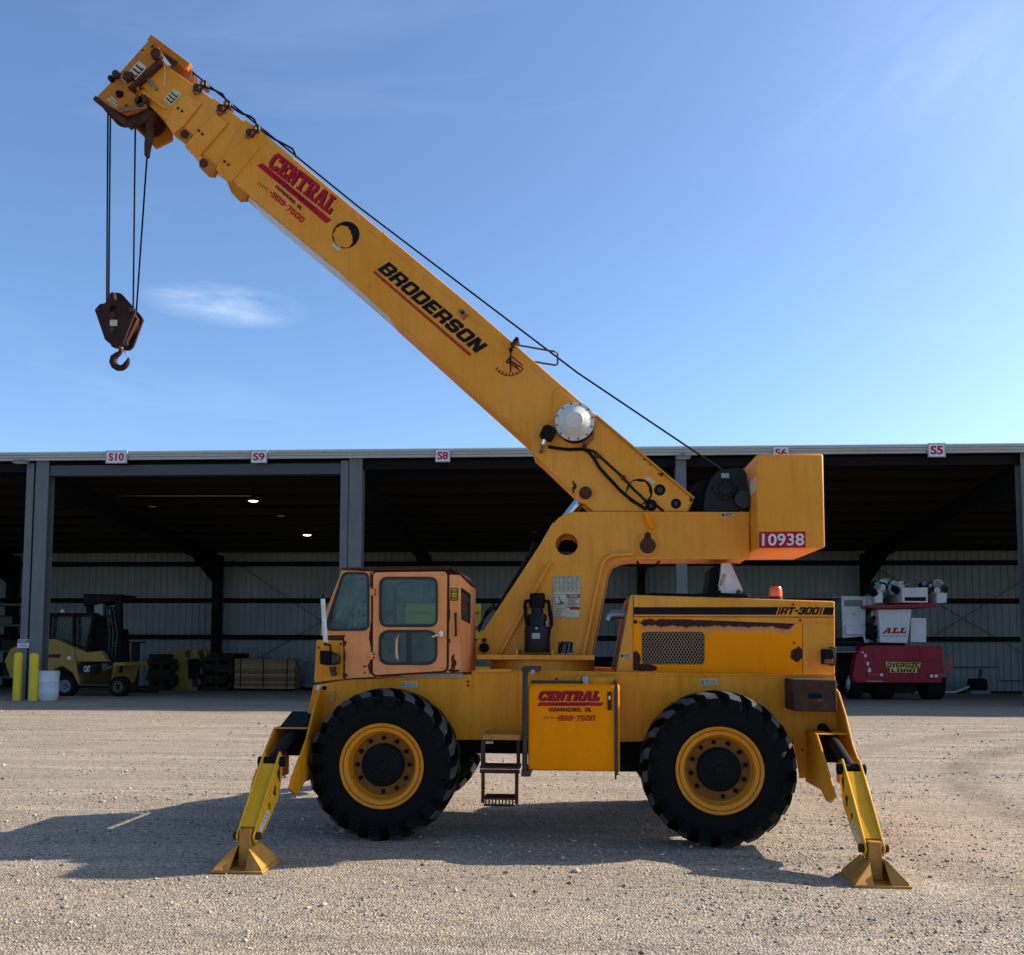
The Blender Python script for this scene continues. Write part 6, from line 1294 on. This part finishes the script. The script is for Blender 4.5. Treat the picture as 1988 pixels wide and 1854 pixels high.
MB().box((a0 - o[0] + .8, .05, 1.0), (a0 - o[0] + 1.4, .6, z0 - o[2] + .02)).build('mast', M['signyellow'], t_, .02)
MB().prism([(a0 - o[0] + .7, z0 - o[2] - .3), (a1 - o[0] + .4, z0 - o[2] - .55), (a1 - o[0] + .4, z0 - o[2] - .25), (a0 - o[0] + .7, z0 - o[2])], .1, .4).build('boom_arm', M['signyellow'], t_, .02)
for k in range(3): q = [(p[0] - o[0], -.05 - .05 * k, p[1] - o[2]) for p in bb('d', [(930, 1215 + 6 * k), (945, 1195 - 4 * k), (960, 1180 - 4 * k), (966, 1195)], vq)]; MB().tube(q, .03, 8).build('hydraulic_hose', M['matt'], t_)
for x in (a0 - o[0] + .5, a1 - o[0] - .5):
    for y0_ in (-.45, 1.15):
        w_ = MB().lathe([(.2, y0_), (.42, y0_), (.48, y0_ + .06), (.48, y0_ + .34), (.42, y0_ + .4), (.2, y0_ + .4)], (x, 0, .48), 'y', 28).build('wheel', M['matt'], t_); MB().lathe([(0, y0_ + .05), (.22, y0_ + .03)], (x, 0, .48), 'y', 20).build('rim', M['signyellow'], w_)

# red and white truck crane at the right
vt = 4.2; o = (BP('G', 620, 1660, vt)[0], vt, gz(vt)); tk = bthing('truck_crane', 'red and white truck crane parked in the shed with an OVERSIZE LOAD banner', 'crane', *o)
def tp_(pts, v0, v1, nm_, mt, bev=.02, par=None): return bpr(MB(), 'G', pts, v0, v1, o).build(nm_, M[mt], par or tk, bev)
bd = tp_([(362, 1412), (440, 1405), (770, 1408), (875, 1415), (880, 1600), (865, 1640), (330, 1640), (310, 1610), (330, 1480)], vt, vt + .45, 'body', 'truckred')
for x in (438, 732): tp_([(x, 1412), (x + 8, 1412), (x + 8, 1500), (x, 1500)], vt - .02, vt + .01, 'body_rib', 'truckred', .004, bd)
tp_([(530, 1500), (870, 1500), (870, 1508), (530, 1508)], vt - .03, vt + .01, 'body_ledge', 'truckred', .004, bd)
tp_([(405, 1580), (500, 1580), (500, 1600), (405, 1600)], vt - .04, vt, 'tail_lamp', 'tail', .005); tp_([(785, 1585), (890, 1585), (890, 1610), (785, 1610)], vt - .04, vt, 'tail_lamp', 'tail', .005)
for x, y, r_ in ((488, 1590, .05), (800, 1597, .05), (828, 1597, .05), (590, 1617, .025), (690, 1615, .025), (650, 1617, .02)):
    q = BP('G', x, y, vt); MB().cyl((q[0] - o[0], -.06, q[1] - o[2]), (q[0] - o[0], 0.02, q[1] - o[2]), r_, 12).build('marker_lamp', M['white'] if r_ > .04 else M['tail'], tk)
bn = tp_([(518, 1508), (735, 1514), (728, 1548), (712, 1550), (712, 1578), (542, 1575), (542, 1546), (522, 1544)], vt - .035, vt - .03, 'banner', 'banner', 0)
A = [(a - o[0], z - o[2]) for a, z in bb('G', [(526, 1543), (725, 1547), (528, 1512)], vt - .036)]; letters(BLK, 'OVERSIZE', *A, -.036, .004, 'banner_lettering', M['ink'], bn, 1.2)
A = [(a - o[0], z - o[2]) for a, z in bb('G', [(553, 1573), (700, 1575), (553, 1550)], vt - .036)]; letters(BLK, 'LOAD', *A, -.036, .004, 'banner_lettering', M['ink'], bn, 1.2)
for x, y, a_ in ((390, 1470, 12), (405, 1520, 14), (415, 1560, 16), (372, 1450, 8)):
    q = BP('G', x, y, vt); MB().prism(blob(q[0] - o[0], q[1] - o[2], a_ * .003, a_ * .005, 14, .5, a_), -.004, .001).build('reflector', M['white'], tk)
sp_ = tp_([(470, 1180), (680, 1180), (655, 1392), (483, 1388)], vt + .3, vt + 1.6, 'counterweight', 'truckwhite')
A = [(a - o[0], z - o[2]) for a, z in bb('G', [(495, 1330), (640, 1330), (512, 1296)], vt + .3)]
letters(SLB, 'ALL', A[0], A[1], A[2], .3, .006, 'lettering', M['red'], sp_, .8, .004)
A = [(a - o[0], z - o[2]) for a, z in bb('G', [(492, 1351), (650, 1351), (492, 1339)], vt + .3)]; text('www.allcrane.com', *A, .3, 'lettering', M['ink'], sp_, bold=0)
tp_([(676, 1232), (772, 1236), (772, 1388), (672, 1386)], vt + .4, vt + 1.3, 'tool_cabinet', 'truckwhite')
oc_ = tp_([(240, 1095), (395, 1100), (390, 1350), (250, 1360)], vt + .9, vt + 1.9, 'operator_cab', 'truckwhite')
tp_([(256, 1122), (374, 1122), (374, 1162), (256, 1162)], vt + .89, vt + .905, 'rear_window', 'bluegrey', 0, oc_)
for y in (1208, 1283): tp_([(305, y), (327, y), (327, y + 4), (305, y + 4)], vt + .885, vt + .9, 'cab_latch', 'darksteel', 0, oc_)
tp_([(202, 1130), (240, 1100), (250, 1350), (205, 1360)], vt + 1.0, vt + 1.9, 'cab_front', 'smoke', 0, oc_)
tp_([(265, 1282), (395, 1285), (390, 1340), (265, 1340)], vt + .8, vt + 1.0, 'step_frame', 'truckwhite')
tp_([(405, 1155), (835, 1142), (835, 1166), (480, 1176), (410, 1172)], vt + .1, vt + 1.9, 'boom_plate', 'truckred', .01)
bm_ = tp_([(615, 1045), (780, 1042), (782, 1140), (618, 1138)], vt + .1, vt + 1.8, 'boom_end', 'truckwhite')
tp_([(635, 1104), (770, 1104), (768, 1128), (637, 1128)], vt + .09, vt + .12, 'boom_slot', 'matt', 0, bm_)
tp_([(405, 1100), (500, 1060), (500, 1140), (410, 1160)], vt + .6, vt + 1.6, 'boom_side', 'truckwhite'); tp_([(440, 1020), (498, 1020), (500, 1140), (450, 1140)], vt + .2, vt + .5, 'winch_frame', 'truckwhite'); tp_([(836, 1075), (900, 1075), (900, 1140), (836, 1142)], vt + .2, vt + .9, 'winch_frame', 'truckwhite')
gk = random.Random(3)
for i in range(70):
    x = gk.choice((gk.uniform(435, 620), gk.uniform(750, 900), gk.uniform(560, 640))); y = gk.uniform(1012, 1075); q = BP('G', x, y, vt + .3); r_ = gk.uniform(.04, .14); dv = gk.uniform(.1, .6)
    MB().cyl((q[0] - o[0] - r_ * gk.uniform(0, 1), dv, q[1] - o[2]), (q[0] - o[0] + r_ * gk.uniform(.2, 1.4), dv + gk.uniform(.1, .4), q[1] - o[2] + gk.uniform(-.08, .08)), r_, 10).build('winch_fitting', M[gk.choice(('truckwhite', 'truckwhite', 'bluegrey', 'darksteel', 'matt'))], tk, .006)
for i in range(22):
    x, y = gk.uniform(395, 490), gk.uniform(1185, 1380); q = BP('G', x, y, vt + .6); r_ = gk.uniform(.03, .08)
    MB().tube([(q[0] - o[0], .5, q[1] - o[2]), (q[0] - o[0] + gk.uniform(-.1, .1), .6, q[1] - o[2] + gk.uniform(-.2, .2)), (q[0] - o[0] + gk.uniform(-.2, .2), .8, q[1] - o[2] + gk.uniform(-.3, .2))], r_ * .7, 8).build('turntable_hose', M[gk.choice(('matt', 'darksteel', 'truckwhite', 'matt'))], tk)
tp_([(410, 1280), (480, 1285), (485, 1365), (420, 1365)], vt + .5, vt + 1.4, 'swing_gear', 'matt'); tp_([(205, 1385), (640, 1392), (640, 1412), (205, 1412)], vt + .5, vt + 2.2, 'turntable', 'matt')
tp_([(200, 1440), (362, 1438), (362, 1452), (200, 1452)], vt + .2, vt + 2.0, 'fender', 'bluegrey'); tp_([(150, 1452), (330, 1455), (330, 1640), (150, 1640)], vt + 1.0, vt + 1.8, 'frame_rail', 'matt')
tp_([(560, 1640), (720, 1640), (710, 1700), (575, 1700)], vt + .3, vt + 1.6, 'rear_axle', 'matt'); tp_([(400, 1627), (500, 1628), (500, 1634), (400, 1633)], vt - .05, vt + .05, 'step_bar', 'steel', 0)
def side_wheel(u_, y_, r_, w_, par, rim):
    tt = MB().lathe([(r_ * .45, 0), (r_ * .9, 0), (r_, .04), (r_, w_ - .04), (r_ * .9, w_), (r_ * .45, w_)], (u_, y_, r_), 'x', 32).build('wheel', M['matt'], par)
    MB().lathe([(0, .06), (r_ * .2, -.02), (r_ * .3, .04), (r_ * .55, .02), (r_ * .6, -.006)], (u_, y_, r_), 'x', 28).build('rim', rim, tt)
for x, dv in ((208, 2.6), (280, .9)): side_wheel(BP('G', x, 1600, vt + dv)[0] - o[0], dv, .54, .38, tk, M['truckwhite'])
for x in (430, 740): side_wheel(BP('G', x, 1650, vt + .9)[0] - o[0], .9, .52, .62, tk, M['darksteel'])
# red flag on a stick at the truck corner
q = BP('G', 915, 1605, vt - .1); t_ = bthing('warning_flag', 'small red warning flag on a rod at the right rear corner of the truck crane', 'flag', q[0], vt - .1, q[1])
P = [(a - q[0], z - q[1]) for a, z in bb('G', [(905, 1485), (925, 1485), (940, 1570), (915, 1585), (888, 1560)], vt - .1)]
MB().prism(P, -.006, .006).build('flag_cloth', M['tail'], t_); MB().tube([(-.28, .08, -.02), (-.05, 0, -.02), (0, 0, 0), (0, 0, .75)], .012, 6).build('flag_rod', M['darksteel'], t_)
# pump on the floor by the wall
q = BP('G', 1095, 1660, VB - 1.0); t_ = bthing('water_pump', 'small dark pump on the floor by the right back wall', 'pump', q[0], VB - 1.0, gz(VB - 1.0))
MB().cyl((-.35, 0, .38), (.3, 0, .38), .26, 16).build('pump_body', M['dark'], t_, .02); MB().cyl((.05, 0, .60), (.15, .05, 1.0), .06, 8).build('pump_riser', M['darksteel'], t_); MB().box((-.4, -.25, 0), (.4, .25, .14)).build('pump_skid', M['bluegrey'], t_); MB().tube([(-.35, 0, .3), (-.9, .1, .06), (-1.8, .15, .05), (-2.6, .1, .05)], .05, 8).build('suction_hose', M['white'], t_)
